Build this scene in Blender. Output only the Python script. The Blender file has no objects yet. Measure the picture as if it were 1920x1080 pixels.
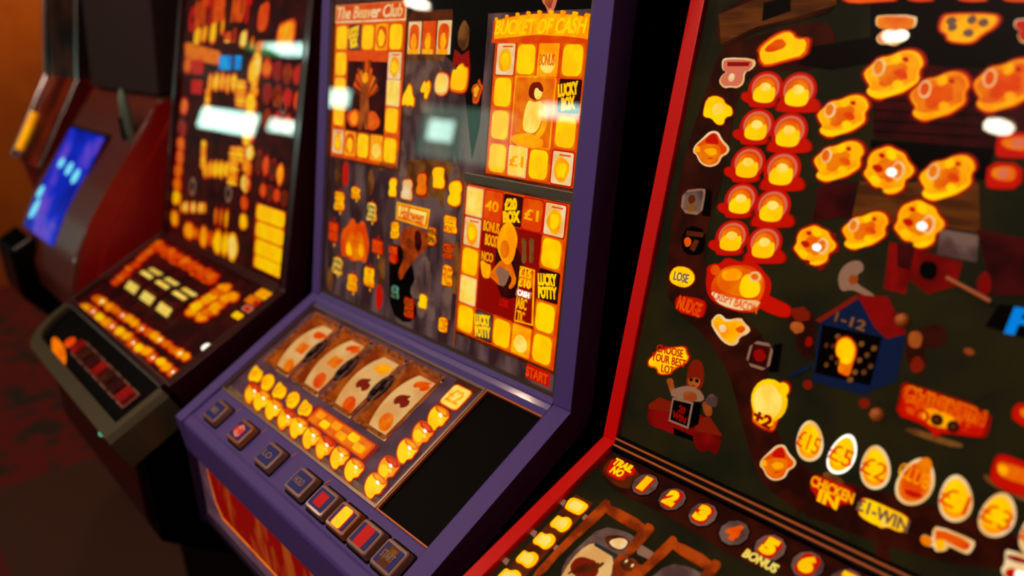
import bpy, bmesh, math, random
from mathutils import Vector, Matrix
random.seed(7)
S = bpy.context.scene
# ------------------------------------------------------------------ camera
F = 1538.32                                    # focal length in pixels of the 1920 wide frame
CAM = Vector((0, 0, 1.40664))
R = Matrix(((0.64787859, -0.2153051, 0.73068259), (0.76024286, 0.24294315, -0.60250262), (-0.04779244, 0.94584478, 0.32108183)))
cd = bpy.data.cameras.new('camera'); cam = bpy.data.objects.new('camera', cd); S.collection.objects.link(cam)
m4 = R.to_4x4(); m4.translation = CAM; cam.matrix_world = m4
cd.sensor_width = 36; cd.lens = F * 36 / 1920; cd.clip_start = .02
cd.dof.use_dof = True; cd.dof.focus_distance = 0.86; cd.dof.aperture_fstop = 2.5
S.camera = cam
# ------------------------------------------------------------------ world, exposure
w = bpy.data.worlds.new('world'); S.world = w; w.use_nodes = True
w.node_tree.nodes['Background'].inputs[0].default_value = (.9, .5, .3, 1)
w.node_tree.nodes['Background'].inputs[1].default_value = .01
S.view_settings.view_transform = 'Standard'; S.view_settings.look = 'None'
S.view_settings.exposure = 0; S.view_settings.gamma = 1; S.view_settings.use_curve_mapping = False
# ------------------------------------------------------------------ light of the ceiling lamps, inferred and added
def area(name, loc, target, size, power, col):
    l = bpy.data.lights.new(name, 'AREA'); l.shape = 'DISK'; l.size = size; l.energy = power; l.color = col
    o = bpy.data.objects.new(name, l); S.collection.objects.link(o); o.location = loc
    o.rotation_euler = (Vector(target) - Vector(loc)).to_track_quat('-Z', 'Y').to_euler(); return o
area('added_downlight_glow', (-.55, -.75, 2.56), (-.75, .45, .9), .16, 16, (1, .74, .6))  # added key lamp, lights the machine fronts
area('added_downlight_glow', (-2.25, -.1, 2.56), (-1.1, .45, .85), .14, 6, (1, .62, .4))
area('added_downlight_glow', (-3.1, -.5, 2.56), (-3.0, .2, .3), .14, 3, (1, .55, .36))  # added lamp to lift the aisle floor
area('added_downlight_glow', (-1.3, -.9, 2.56), (-2.0, .5, 1.0), .14, 5, (1, .55, .4))  # added lamp brightening the side of the red cabinet
area('added_downlight_glow', (-4.6, .9, 2.56), (-5.5, 1.2, .9), .14, 14, (1, .42, .08))

# ------------------------------------------------------------------ materials
def lin(c):
    return tuple(((x / 255) / 12.92 if x / 255 <= .04045 else ((x / 255 + .055) / 1.055) ** 2.4) for x in c)
def mat(name, rgb, rough=.5, emit=0, metal=0, rgb2=None, scale=30, detail=3, stretch=None, coat=0, lo=.4, hi=.6):
    m = bpy.data.materials.new(name); m.use_nodes = True; t = m.node_tree; b = t.nodes['Principled BSDF']
    c = lin(rgb) + (1,)
    b.inputs['Roughness'].default_value = rough; b.inputs['Metallic'].default_value = metal
    b.inputs['Coat Weight'].default_value = coat; b.inputs['Coat Roughness'].default_value = .08
    if emit: 
        b.inputs['Emission Strength'].default_value = emit; b.inputs['Emission Color'].default_value = c
        b.inputs['Base Color'].default_value = tuple(x * .04 for x in c[:3]) + (1,); b.inputs['Specular IOR Level'].default_value = .15
        m.cycles.emission_sampling = 'NONE' if emit < .6 else 'FRONT'
    else: b.inputs['Base Color'].default_value = c
    if name.startswith(('art_', 'print_')): b.inputs['Specular IOR Level'].default_value = .08; b.inputs['Base Color'].default_value = tuple(x * .35 for x in c[:3]) + (1,)
    if rgb2:
        tc = t.nodes.new('ShaderNodeTexCoord'); mp = t.nodes.new('ShaderNodeMapping'); n = t.nodes.new('ShaderNodeTexNoise')
        if stretch: mp.inputs['Scale'].default_value = stretch
        n.inputs['Scale'].default_value = scale; n.inputs['Detail'].default_value = detail
        r = t.nodes.new('ShaderNodeValToRGB'); r.color_ramp.elements[0].position = lo; r.color_ramp.elements[1].position = hi
        r.color_ramp.elements[0].color = c; r.color_ramp.elements[1].color = lin(rgb2) + (1,)
        t.links.new(tc.outputs['Object'], mp.inputs[0]); t.links.new(mp.outputs[0], n.inputs['Vector']); t.links.new(n.outputs[0], r.inputs[0])
        t.links.new(r.outputs[0], b.inputs['Emission Color' if emit else 'Base Color'])
    return m
M = {}
def defm(k, *a, **kw): M[k] = mat(k, *a, **kw)
# lamp colours: plastic before small bulbs, nested tones imitate the bulb's hot centre
defm('lamp_yellow', (255, 206, 0), .3, 1.15, rgb2=(255, 186, 0), scale=45)
defm('lamp_gold', (255, 178, 0), .3, 1.08, rgb2=(255, 146, 0), scale=60)
defm('lamp_amber', (250, 130, 0), .3, .95, rgb2=(240, 95, 0), scale=60)
defm('lamp_orange', (242, 88, 0), .3, .95, rgb2=(232, 62, 0), scale=60)
defm('lamp_red', (214, 16, 0), .3, .85)
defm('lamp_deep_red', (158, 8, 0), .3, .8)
defm('lamp_pale', (255, 225, 105), .3, 1.08, rgb2=(255, 205, 70), scale=60)
defm('lamp_cream', (255, 222, 165), .3, .95, rgb2=(250, 190, 110), scale=50)
defm('lamp_pink', (240, 120, 90), .3, .8)
defm('lamp_white', (255, 247, 225), .3, 1.6)
defm('lamp_blue', (0, 130, 225), .3, 1.0, rgb2=(10, 175, 240), scale=30)
defm('lamp_green', (90, 190, 150), .3, .8)
defm('lamp_brown', (130, 52, 5), .4, .5, rgb2=(95, 30, 4), scale=50)
defm('print_dark', (60, 22, 12), .5)
defm('print_ink', (150, 60, 20), .5, .35)
defm('print_grey', (165, 120, 95), .5, .35)
# artwork printed on the glass
defm('art_plum', (104, 78, 76), .45, .8, rgb2=(38, 18, 26), scale=13, detail=5, stretch=(2.2, 1, .7), lo=.4, hi=.6)
defm('art_brown', (128, 78, 30), .5, .85, rgb2=(70, 32, 12), scale=40)
defm('art_grey', (118, 88, 76), .5, .8, rgb2=(70, 46, 46), scale=40)
defm('art_teal', (60, 66, 58), .5, .3)
defm('art_black', (13, 5, 6), .4)
defm('art_maroon', (66, 8, 8), .4, .8, rgb2=(28, 4, 5), scale=30)
defm('art_red', (132, 8, 6), .4, .85, rgb2=(92, 4, 3), scale=40)
defm('art_green', (44, 36, 14), .5, .6, rgb2=(24, 26, 14), scale=14)
defm('art_path', (72, 20, 6), .5, .5, rgb2=(34, 9, 5), scale=35)
defm('art_plank', (100, 50, 12), .5, .8, rgb2=(62, 28, 8), scale=20, stretch=(1, 1, 8))
defm('art_skin', (190, 95, 30), .5, .7, rgb2=(150, 62, 20), scale=50)
defm('art_pale', (165, 118, 92), .5, .6)
defm('art_blue', (18, 32, 68), .5, .5)
defm('art_hair', (150, 30, 8), .5, .5)
defm('art_wood', (180, 66, 8), .5, .8, rgb2=(105, 32, 5), scale=60)
defm('art_night', (20, 6, 8), .4)
# cabinets
defm('purple', (96, 78, 162), .5); M['purple'].node_tree.nodes['Principled BSDF'].inputs['Specular IOR Level'].default_value = .3
defm('purple_gloss', (92, 76, 165), .4, coat=.6)
defm('purple_dark', (44, 26, 66), .5)
defm('black', (4, 3, 3), .5); M['black'].node_tree.nodes['Principled BSDF'].inputs['Specular IOR Level'].default_value = .05
defm('black_gloss', (5, 4, 5), .2)
defm('burgundy', (58, 10, 14), .3, coat=.4)
defm('red_plastic', (255, 2, 1), .35, coat=.2)
defm('gold_metal', (225, 118, 48), .45)
defm('steel', (150, 132, 115), .35, metal=.8)
defm('steel_bright', (205, 195, 190), .2, metal=1)
defm('body_red', (175, 22, 14), .4, coat=.2)
defm('body_pink', (110, 46, 36), .35, coat=.4)
defm('olive', (84, 78, 54), .35, coat=.3)
defm('key_clear', (150, 104, 86), .3, coat=.4)
defm('key_blue', (40, 38, 90), .4, .7)
defm('key_red', (205, 8, 4), .4, .8)
defm('key_shell', (175, 96, 44), .3, coat=.5)
defm('reel_cream', (236, 184, 112), .5, .98, rgb2=(224, 160, 88), scale=25)
defm('reel_box', (205, 92, 14), .5, .75, rgb2=(150, 50, 10), scale=30)
defm('reel_frame', (172, 84, 26), .4, .85, rgb2=(110, 44, 18), scale=120)
defm('plate_plum', (104, 68, 78), .35, .8, rgb2=(74, 46, 58), scale=20)
defm('plate_taupe', (150, 106, 74), .35, .8, rgb2=(98, 68, 50), scale=60, stretch=(1, 6, 6))
defm('flame', (140, 8, 4), .4, .75, rgb2=(170, 70, 20), scale=16, stretch=(2.0, 1, .9), lo=.5, hi=.68)
defm('carpet', (112, 18, 16), .95, rgb2=(50, 40, 36), scale=9, detail=6, lo=.5, hi=.58)
defm('wall_dark', (30, 12, 10), .8, rgb2=(24, 10, 9), scale=4)
defm('wall_amber', (205, 118, 28), .8, rgb2=(190, 104, 24), scale=4)
defm('ceiling', (34, 26, 24), .9, rgb2=(28, 22, 20), scale=4)
defm('daylight', (205, 255, 235), .5, 9)
defm('daylight_soft', (120, 165, 140), .5, 2.3)
defm('daylight_green', (20, 200, 90), .5, 1.6)
defm('downlight', (255, 240, 215), .5, 34)
def glass_mat():
    m = bpy.data.materials.new('clear_glass'); m.use_nodes = True; t = m.node_tree; t.nodes.clear()
    o = t.nodes.new('ShaderNodeOutputMaterial'); mx = t.nodes.new('ShaderNodeMixShader'); f = t.nodes.new('ShaderNodeFresnel')
    a = t.nodes.new('ShaderNodeBsdfTransparent'); g = t.nodes.new('ShaderNodeBsdfGlossy')
    ge = t.nodes.new('ShaderNodeNewGeometry'); mi = t.nodes.new('ShaderNodeMapRange')      # same index from either side of the thin pane
    mi.inputs['To Min'].default_value = 1.5; mi.inputs['To Max'].default_value = 1 / 1.5
    t.links.new(ge.outputs['Backfacing'], mi.inputs['Value']); t.links.new(mi.outputs[0], f.inputs[0]); g.inputs['Roughness'].default_value = .015
    t.links.new(f.outputs[0], mx.inputs[0]); t.links.new(a.outputs[0], mx.inputs[1]); t.links.new(g.outputs[0], mx.inputs[2]); t.links.new(mx.outputs[0], o.inputs[0])
    return m
M['glass'] = glass_mat()
def screen_mat():
    m = mat('screen_picture', (10, 30, 190), .2, 1.0, rgb2=(120, 60, 190), scale=9, detail=4, lo=.5, hi=.75)
    t = m.node_tree; r = [n for n in t.nodes if n.type == 'VALTORGB'][0]
    r.color_ramp.elements[0].position = .3; r.color_ramp.elements[0].color = lin((10, 20, 130)) + (1,)
    r.color_ramp.elements[1].position = .66; r.color_ramp.elements[1].color = lin((110, 70, 190)) + (1,)
    e = r.color_ramp.elements.new(.50); e.color = lin((15, 40, 190)) + (1,)
    return m
M['screen'] = screen_mat()

# ------------------------------------------------------------------ geometry of the machines' faces
# every face is a plane that runs along X: a point (y, z) on it and its lean back from the vertical
PL = {'g2': (.562, .98, 10), 'p2': (.562, .98, 61.87), 'g3': (.548, .98, 16.94), 'p3': (.548, .98, 69.76),
      'g1': (.545, .975, 14.12), 'p1': (.545, .975, 64.16), 'f2': (.332, .74, 0)}
def frame(p):
    y, z, a = PL[p]; a = math.radians(a)
    return Vector((0, y, z)), Vector((0, math.sin(a), math.cos(a))), Vector((0, -math.cos(a), math.sin(a)))
def ray(px, py): return R @ Vector((px - 960, 540 - py, -F))
def at(p, px, py):
    o, up, n = frame(p); d = ray(px, py); t = (o - CAM).dot(n) / d.dot(n); q = CAM + d * t
    return (q.x, (q - o).dot(up))
def W(p, u, v, h=0):
    o, up, n = frame(p); q = o + up * v + n * h; return Vector((u, q.y, q.z))
def yz(p, v, h=0):
    q = W(p, 0, v, h); return (q.y, q.z)
CR = {'A': (1220, 0, 3.176), 'B': (1500, 0, 3.6), 'C': (1220, 330, 3.2735), 'D': (1480, 240, 3.375), 'E': (1180, 600, 3.176),
      'F': (1460, 520, 3.6), 'G': (1400, 760, 3.375), 'H': (860, 800, 3.2), 'I': (900, 920, 4.8), 'J': (600, 0, 3), 'K': (590, 300, 2.454),
      'L': (720, 320, 3.6), 'N': (600, 320, 3.857), 'O': (320, 0, 2), 'Q': (60, 420, 3), 'U': (340, 560, 2.077), 'V': (860, 340, 3.857), 'T': (740, 0, 5.4), 'X': (320, 0, 6.75)}
def PX(c, x, y): a = CR[c]; return (a[0] + x / a[2], a[1] + y / a[2])
def Z(p, c, *xy):                                # outline on plane p from the coordinates of a detail view
    return [at(p, *PX(c, xy[i], xy[i + 1])) for i in range(0, len(xy), 2)]
def ctr(p, c, x, y): return at(p, *PX(c, x, y))
def chaikin(pts, n=2):
    for _ in range(n):
        q = []
        for i in range(len(pts)):
            a, b = pts[i], pts[(i + 1) % len(pts)]
            q += [(a[0] * .75 + b[0] * .25, a[1] * .75 + b[1] * .25), (a[0] * .25 + b[0] * .75, a[1] * .25 + b[1] * .75)]
        pts = q
    return pts
def shrink(pts, k, dx=0, dy=0):
    cx = sum(p[0] for p in pts) / len(pts); cy = sum(p[1] for p in pts) / len(pts)
    return [(cx + (p[0] - cx) * k + dx, cy + (p[1] - cy) * k + dy) for p in pts]
def rr(cx, cy, w, h, r=.003, n=3):
    r = min(r, w / 2, h / 2); o = []
    for sx, sy, a0 in ((1, 1, 0), (-1, 1, 90), (-1, -1, 180), (1, -1, 270)):
        for i in range(n + 1):
            a = math.radians(a0 + 90 * i / n); o.append((cx + sx * (w / 2 - r) + r * math.cos(a), cy + sy * (h / 2 - r) + r * math.sin(a)))
    return o
def ell(cx, cy, rx, ry, n=20, rot=0):
    c, s = math.cos(rot), math.sin(rot)
    return [(cx + rx * math.cos(t) * c - ry * math.sin(t) * s, cy + rx * math.cos(t) * s + ry * math.sin(t) * c) for t in [2 * math.pi * i / n for i in range(n)]]
def blob(cx, cy, rx, ry, n=14, j=.18, seed=0):
    r = random.Random(seed); return chaikin([(cx + rx * math.cos(2 * math.pi * i / n) * (1 + r.uniform(-j, j)), cy + ry * math.sin(2 * math.pi * i / n) * (1 + r.uniform(-j, j))) for i in range(n)], 1)

# ------------------------------------------------------------------ object helpers
def link(name, bm, mats, parent=None):
    me = bpy.data.meshes.new(name)
    bmesh.ops.recalc_face_normals(bm, faces=bm.faces)
    org = Vector((0, 0, 0))
    r = parent
    while r is not None:
        if r.type == 'EMPTY': org = r.location.copy()
        r = r.parent
    if org.length: bmesh.ops.translate(bm, verts=bm.verts, vec=-org)
    bm.to_mesh(me); bm.free()
    for m in (mats if isinstance(mats, (list, tuple)) else [mats]): me.materials.append(M[m] if isinstance(m, str) else m)
    o = bpy.data.objects.new(name, me); S.collection.objects.link(o)
    if parent: o.parent = parent
    return o
def thing(name, label, cat, loc, group=None):
    o = bpy.data.objects.new(name, None); S.collection.objects.link(o); o.location = loc; o.empty_display_size = .1
    o['label'] = label; o['category'] = cat
    if group: o['group'] = group
    return o
def add_relief(bm, p, pts, h0, h1, mi):
    a = sum(pts[i][0] * pts[(i + 1) % len(pts)][1] - pts[(i + 1) % len(pts)][0] * pts[i][1] for i in range(len(pts)))
    if a < 0: pts = pts[::-1]
    lo = [bm.verts.new(W(p, u, v, h0)) for u, v in pts]; hi = [bm.verts.new(W(p, u, v, h1)) for u, v in pts]
    f = bm.faces.new(hi); f.material_index = mi
    bm.faces.new(lo[::-1]).material_index = mi
    for i in range(len(pts)):
        j = (i + 1) % len(pts); bm.faces.new((lo[i], lo[j], hi[j], hi[i])).material_index = mi
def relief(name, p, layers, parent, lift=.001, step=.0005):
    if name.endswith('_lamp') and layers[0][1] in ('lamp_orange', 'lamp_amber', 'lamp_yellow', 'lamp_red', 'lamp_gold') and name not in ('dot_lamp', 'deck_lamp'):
        layers = [(shrink(layers[0][0], 1.08), 'lamp_deep_red')] + list(layers)      # dark red rim painted in for the glow around lamps
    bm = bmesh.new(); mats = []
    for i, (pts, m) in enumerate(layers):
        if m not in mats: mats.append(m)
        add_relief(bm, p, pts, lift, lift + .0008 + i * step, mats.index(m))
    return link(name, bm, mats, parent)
TC = {}
def txt(s, p, c, w, h, m, parent, rot=0, lift=.003, name='lettering', shear=0, bold=.02):
    k = (s, bold)
    if k not in TC:
        cu = bpy.data.curves.new('t', 'FONT'); cu.body = s; cu.offset = bold; cu.resolution_u = 3; cu.align_x = 'CENTER'; cu.space_line = .85
        ob = bpy.data.objects.new('t', cu); S.collection.objects.link(ob)
        dg = bpy.context.evaluated_depsgraph_get(); me = bpy.data.meshes.new_from_object(ob.evaluated_get(dg))
        TC[k] = ([tuple(v.co[:2]) for v in me.vertices], [tuple(f.vertices) for f in me.polygons])
        bpy.data.objects.remove(ob); bpy.data.curves.remove(cu); bpy.data.meshes.remove(me)
    vs, fs = TC[k]
    x0, x1 = min(v[0] for v in vs), max(v[0] for v in vs); y0, y1 = min(v[1] for v in vs), max(v[1] for v in vs)
    bm = bmesh.new(); cr, sr = math.cos(rot), math.sin(rot); bv = []
    for x, y in vs:
        a = ((x - x0) / (x1 - x0) - .5) * w; b = ((y - y0) / (y1 - y0) - .5) * h; a += b * shear
        bv.append(bm.verts.new(W(p, c[0] + a * cr - b * sr, c[1] + a * sr + b * cr, lift)))
    for f in fs:
        try: bm.faces.new([bv[i] for i in f])
        except ValueError: pass
    r = bmesh.ops.extrude_face_region(bm, geom=bm.faces[:]); n = frame(p)[2]
    bmesh.ops.translate(bm, verts=[e for e in r['geom'] if isinstance(e, bmesh.types.BMVert)], vec=n * .0006)
    return link(name, bm, m, parent)
def prism(name, prof, x0, x1, mats, parent=None, bevel=0, seg=2, side=None, rnd=None):
    bm = bmesh.new(); a = [bm.verts.new((x0, y, z)) for y, z in prof]; b = [bm.verts.new((x1, y, z)) for y, z in prof]
    s1 = bm.faces.new(a); s2 = bm.faces.new(b[::-1])
    for i in range(len(prof)):
        j = (i + 1) % len(prof); bm.faces.new((a[i], b[i], b[j], a[j]))
    if side is not None: s1.material_index = side; s2.material_index = side
    if bevel: bmesh.ops.bevel(bm, geom=bm.edges[:], offset=bevel, segments=seg, affect='EDGES', profile=.5, clamp_overlap=True)
    return link(name, bm, mats, parent)
def box(name, a, b, m, parent=None, bevel=0):
    return prism(name, [(a[1], a[2]), (b[1], a[2]), (b[1], b[2]), (a[1], b[2])], a[0], b[0], m, parent, bevel)
def slab(name, p, u0, u1, v0, v1, h0, h1, m, parent, bevel=0):
    return prism(name, [yz(p, v0, h0), yz(p, v0, h1), yz(p, v1, h1), yz(p, v1, h0)], u0, u1, m, parent, bevel)
def struct(o): o['kind'] = 'structure'; return o
def ring(name, p, u0, u1, v0, v1, t, h0, h1, m, parent):
    bm = bmesh.new()
    for pts in ([(u0, v0), (u1, v0), (u1, v0 + t), (u0, v0 + t)], [(u0, v1 - t), (u1, v1 - t), (u1, v1), (u0, v1)],
                [(u0, v0 + t), (u0 + t, v0 + t), (u0 + t, v1 - t), (u0, v1 - t)], [(u1 - t, v0 + t), (u1, v0 + t), (u1, v1 - t), (u1 - t, v1 - t)]):
        add_relief(bm, p, pts, h0, h1, 0)
    return link(name, bm, m, parent)

# ------------------------------------------------------------------ room
struct(box('floor', (-16, -3.6, -.1), (3, 1.7, 0), 'carpet'))
struct(box('ceiling', (-16, -3.6, 2.6), (3, 1.7, 2.7), 'ceiling'))
struct(box('wall_back', (-16, 1.55, 0), (3, 1.7, 2.6), 'wall_dark'))
struct(box('wall_right', (2.9, -3.5, 0), (3, 1.55, 2.6), 'wall_dark'))
struct(box('wall_end', (-16, -3.5, 0), (-15.9, 1.55, 2.6), 'wall_dark'))
struct(box('wall_left', (-5.6, .5, 0), (-5.5, 1.55, 2.6), 'wall_amber'))
struct(box('wall_front', (-16, -3.6, 0), (3, -3.5, 2.6), 'wall_dark'))
for i, (x0, x1, z0, z1, m) in enumerate(((-12.9, -10.9, 1.96, 2.26, 'daylight'), (-10.5, -9.75, 2.08, 2.24, 'daylight'), (-8.86, -8.4, 1.88, 2.08, 'daylight'),
                                         (-6.9, -5.5, 1.5, 2.0, 'daylight_soft'), (-5.2, -4.72, 1.98, 2.1, 'daylight'))):
    fr = struct(box('window_%d' % (i + 1), (x0 - .05, -3.5, z0 - .05), (x1 + .05, -3.48, z1 + .05), 'black'))
    box('pane', (x0, -3.479, z0), (x1, -3.472, z1), m, fr)
box('lit_notice', (-6.75, -3.471, 1.66), (-6.35, -3.465, 1.86), 'daylight', bpy.data.objects['window_4'])
struct(box('trim_1', (-2.9, .12, 0), (2.9, 1.55, .006), mat('brown_vinyl', (72, 38, 20), .8)))
# lamps in the ceiling, some of them added: a trim ring and a diffuser
def downlight(x, y, r, label):
    t = thing('downlight', label, 'ceiling light', (x, y, 2.6), 'round downlights in the ceiling')
    for nm, rad, z0, z1, m in (('trim_ring', r * 1.25, 2.588, 2.6, 'steel'), ('diffuser', r, 2.575, 2.588, 'downlight')):
        bm = bmesh.new(); bmesh.ops.create_cone(bm, cap_ends=True, segments=32, radius1=rad, radius2=rad, depth=z1 - z0)
        bmesh.ops.translate(bm, verts=bm.verts, vec=(x, y, (z0 + z1) / 2)); link(nm, bm, m, t)
    return t
for x, y, r, lb in ((-1.26, -2.03, .05, 'round downlight whose reflection is the white oval high at the right of the farmyard glass'), (-1.46, -1.36, .025, 'small round downlight mirrored beside the tee shaped lamp at the top of the farmyard glass'),
                (-5.66, -2.37, .09, 'distant round downlight mirrored at the top edge of the purple machine glass'), (-.55, -.75, .08, 'added round downlight serving as key light for the machine fronts'), (-2.25, -.1, .05, 'round downlight in the ceiling above the burgundy machine'),
                (-1.3, -.9, .05, 'added round downlight brightening the red gaming machine'), (-3.1, -.5, .07, 'added round downlight brightening the aisle floor'), (-4.6, .9, .07, 'round downlight in the ceiling lighting the amber wall')):
    downlight(x, y, r, lb)
t = thing('strip_light', 'long fluorescent strip light with a green end on the ceiling', 'ceiling light', (-7.5, -2.05, 2.6))
box('housing', (-8.3, -2.2, 2.57), (-6.8, -1.9, 2.6), 'steel', t); box('diffuser', (-7.75, -2.16, 2.555), (-6.85, -1.94, 2.57), 'daylight', t)
box('exit_lens', (-8.25, -2.16, 2.555), (-7.8, -1.94, 2.57), 'daylight_green', t)

# ------------------------------------------------------------------ shared machine shell
def shell(t, g, p, x0, x1, top, dv, rail, rw, body='black', back=1.2, rail_r=None, lip=.04, belly=None, rh=.007):
    # outline of the cabinet in section, behind both faces
    f = yz(p, dv, -.012)
    belly = belly or [(f[0] + .02, f[1] - .09), (f[0] + .03, f[1] - .16), (f[0] + .12, f[1] - .25), (f[0] + .12, .08)]
    prof = [(back, .0), (back, yz(g, top)[1]), yz(g, top, -.03), yz(g, 0, -.03), yz(p, 0, -.03), yz(p, dv + .02, -.03)] + belly + [(belly[-1][0], 0)]
    prism('cabinet', prof, x0 + .003, x1 - .003, body, t)
    for a, b in ((x0, x0 + rw), (x1 - (rail_r or rw), x1)):
        pr = [yz(g, top, rh), yz(g, .006, rh), yz(p, 0, rh), yz(p, dv, rh), (f[0] - .002, f[1] - lip), (f[0] + .012, f[1] - lip), yz(p, dv + .01, -.028), yz(p, 0, -.028), yz(g, 0, -.028), yz(g, top, -.028)]
        prism('side_rail', pr, a, b, rail, t, .0025)
    return f

# ================================================================== MACHINE 2, purple, centre
t2 = thing('fruit_machine', 'purple framed fruit machine with four lit reels and a row of square buttons', 'fruit machine', (-.885, .85, 0))
X0, X1 = -1.187, -.585
TOP = .78
f = shell(t2, 'g2', 'p2', X0, X1, TOP, -.281, 'purple', .026, rail_r=.029, belly=[(.345, .80), (.345, .675), (.46, .60), (.46, .06)])
# bezel between the two glasses, deck below the lower glass, lip
prism('bezel', [yz('g2', .012, .004), yz('g2', .006, .0075), yz('g2', .001, .0085), yz('p2', -.004, .0085), yz('p2', -.011, .0075), yz('p2', -.018, .004), yz('p2', -.018, -.028), yz('g2', .012, -.028)], X0 + .026, X1 - .029, 'purple_gloss', t2, .002)
prism('button_deck', [yz('p2', -.2075, .003), yz('p2', -.2075, -.028), yz('p2', -.275, -.028), (f[0] + .014, f[1] - .04), (f[0] - .003, f[1] - .04), yz('p2', -.281, .002), yz('p2', -.277, .005), yz('p2', -.264, .005), yz('p2', -.261, .003)], X0 + .026, X1 - .029, 'purple', t2, .0015)
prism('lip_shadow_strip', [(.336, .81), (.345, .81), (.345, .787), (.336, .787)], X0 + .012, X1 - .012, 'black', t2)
slab('front_plate', 'f2', X0 + .004, X1 - .004, -.064, .052, -.012, .002, 'plate_plum', t2)
relief('flame_picture', 'f2', [([(X0 + .05, .048), (X0 + .042, .03), (X0 + .055, -.02), (X0 + .075, -.04), (X1 - .04, -.04), (X1 - .03, .048)], 'lamp_amber'),
                             ([(X0 + .054, .048), (X0 + .047, .03), (X0 + .06, -.015), (X0 + .08, -.034), (X1 - .045, -.034), (X1 - .035, .048)], 'flame')], t2, .002)
slab('lower_trim', 'f2', X0, X1, -.074, -.062, -.014, .008, 'purple_dark', t2, .002)
for x in (X0 + .001, X1 - .005): box('front_plate_edge', (x, .318, .666), (x + .004, .34, .8), 'purple_dark', t2)
# lower glass area: printed plates with four openings for the reels
ring('lower_glass_frame', 'p2', X0 + .026, -.718, -.2075, -.018, .0035, -.006, .004, 'steel', t2)
RE = [(-1.141, -1.061), (-1.051, -.9695), (-.960, -.8795), (-.871, -.7945)]; RV0, RV1 = -.138, -.027
bm = bmesh.new()
for a, b, c, d in ((X0 + .03, -1.141, RV0, RV1), (-1.061, -1.051, RV0, RV1), (-.9695, -.960, RV0, RV1), (-.8795, -.871, RV0, RV1), (-.7945, -.7215, RV0, RV1), (X0 + .03, -.7215, RV1, -.0215), (X0 + .03, -.7215, -.196, RV0)):
    add_relief(bm, 'p2', [(a, c), (b, c), (b, d), (a, d)], -.006, -.001, 0)
add_relief(bm, 'p2', [(X0 + .03, -.204), (-.7215, -.204), (-.7215, -.196), (X0 + .03, -.196)], -.006, -.001, 1)
link('payout_plate', bm, ['plate_plum', 'plate_taupe'], t2)
SY = [[('melon', 'lamp_orange'), ('bar', 'lamp_amber'), ('plum', 'lamp_amber')], [('cherry', 'lamp_orange'), ('bar', 'lamp_amber'), ('plum', 'lamp_orange')],
      [('lemon', 'lamp_gold'), ('cherry', 'art_hair'), ('plum', 'lamp_orange')], [('cherry', 'lamp_orange'), ('cherry', 'art_hair'), ('orange', 'lamp_amber')]]
def drum(u, th, r=.10): return W('p2', u, -.0835 + r * math.sin(th), -.105 + r * math.cos(th))
for k, (a, b) in enumerate(RE):
    # window frame: bevelled ring sloping down into the box, back wall
    bm = bmesh.new()
    o = [(a, RV0), (b, RV0), (b, RV1), (a, RV1)]; i1 = [(a + .007, RV0 + .007), (b - .007, RV0 + .007), (b - .007, RV1 - .007), (a + .007, RV1 - .007)]
    vo = [bm.verts.new(W('p2', u, v, .0015)) for u, v in o]; vm = [bm.verts.new(W('p2', u, v, .003)) for u, v in shrink(o, .97)]
    vi = [bm.verts.new(W('p2', u, v, -.001)) for u, v in i1]; vb = [bm.verts.new(W('p2', u, v, -.055)) for u, v in i1]
    for q in range(4):
        r_ = (q + 1) % 4
        bm.faces.new((vo[q], vo[r_], vm[r_], vm[q])); bm.faces.new((vm[q], vm[r_], vi[r_], vi[q])); bm.faces.new((vi[q], vi[r_], vb[r_], vb[q])).material_index = 1
    bm.faces.new(vb).material_index = 1
    rw = link('reel_window', bm, ['reel_frame', 'reel_box'], t2)
    bm = bmesh.new(); N = 18; rows = []
    ua, ub = a + .0115, b - .0065
    for q in range(N + 1):
        th = -.62 + 1.24 * q / N
        rows.append([bm.verts.new(drum(u, th, r)) for u, r in ((ua, .07), (ua, .10), (ub, .10), (ub, .07))])
    for q in range(N):
        for c in range(3): bm.faces.new((rows[q][c], rows[q][c + 1], rows[q + 1][c + 1], rows[q + 1][c])).material_index = 0 if c == 1 else 1
    rl = link('reel', bm, ['reel_cream', 'lamp_brown'], t2)
    for q, (sy, col) in enumerate(SY[k]):
        th0 = .33 - .34 * q + (.04 if k % 2 else -.03); uc = (ua + ub) / 2
        if sy == 'bar': pts = rr(0, 0, .026, .018, .002)
        elif sy == 'cherry': pts = chaikin([(-.016, -.003), (-.008, -.011), (0, -.004), (.006, -.011), (.016, -.004), (.012, .005), (.004, .004), (.006, .012), (-.002, .009), (-.012, .006)], 2)
        elif sy == 'lemon': pts = chaikin([(-.017, 0), (-.009, .01), (.009, .01), (.017, 0), (.009, -.01), (-.009, -.01)], 2)
        elif sy == 'melon': pts = chaikin([(-.017, .006), (.017, .006), (.013, -.006), (0, -.011), (-.013, -.006)], 1)
        else: pts = ell(0, 0, .0135, .0125)
        bm = bmesh.new()
        lo = [bm.verts.new(drum(uc + x, th0 + y / .1, .1003)) for x, y in pts]; hi = [bm.verts.new(drum(uc + x, th0 + y / .1, .1007)) for x, y in pts]
        cn = bm.verts.new(drum(uc, th0, .1011))
        for i in range(len(pts)):
            j = (i + 1) % len(pts); bm.faces.new((lo[i], lo[j], hi[j], hi[i])); bm.faces.new((hi[i], hi[j], cn))
        link('reel_symbol', bm, [col], rl)
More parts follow.
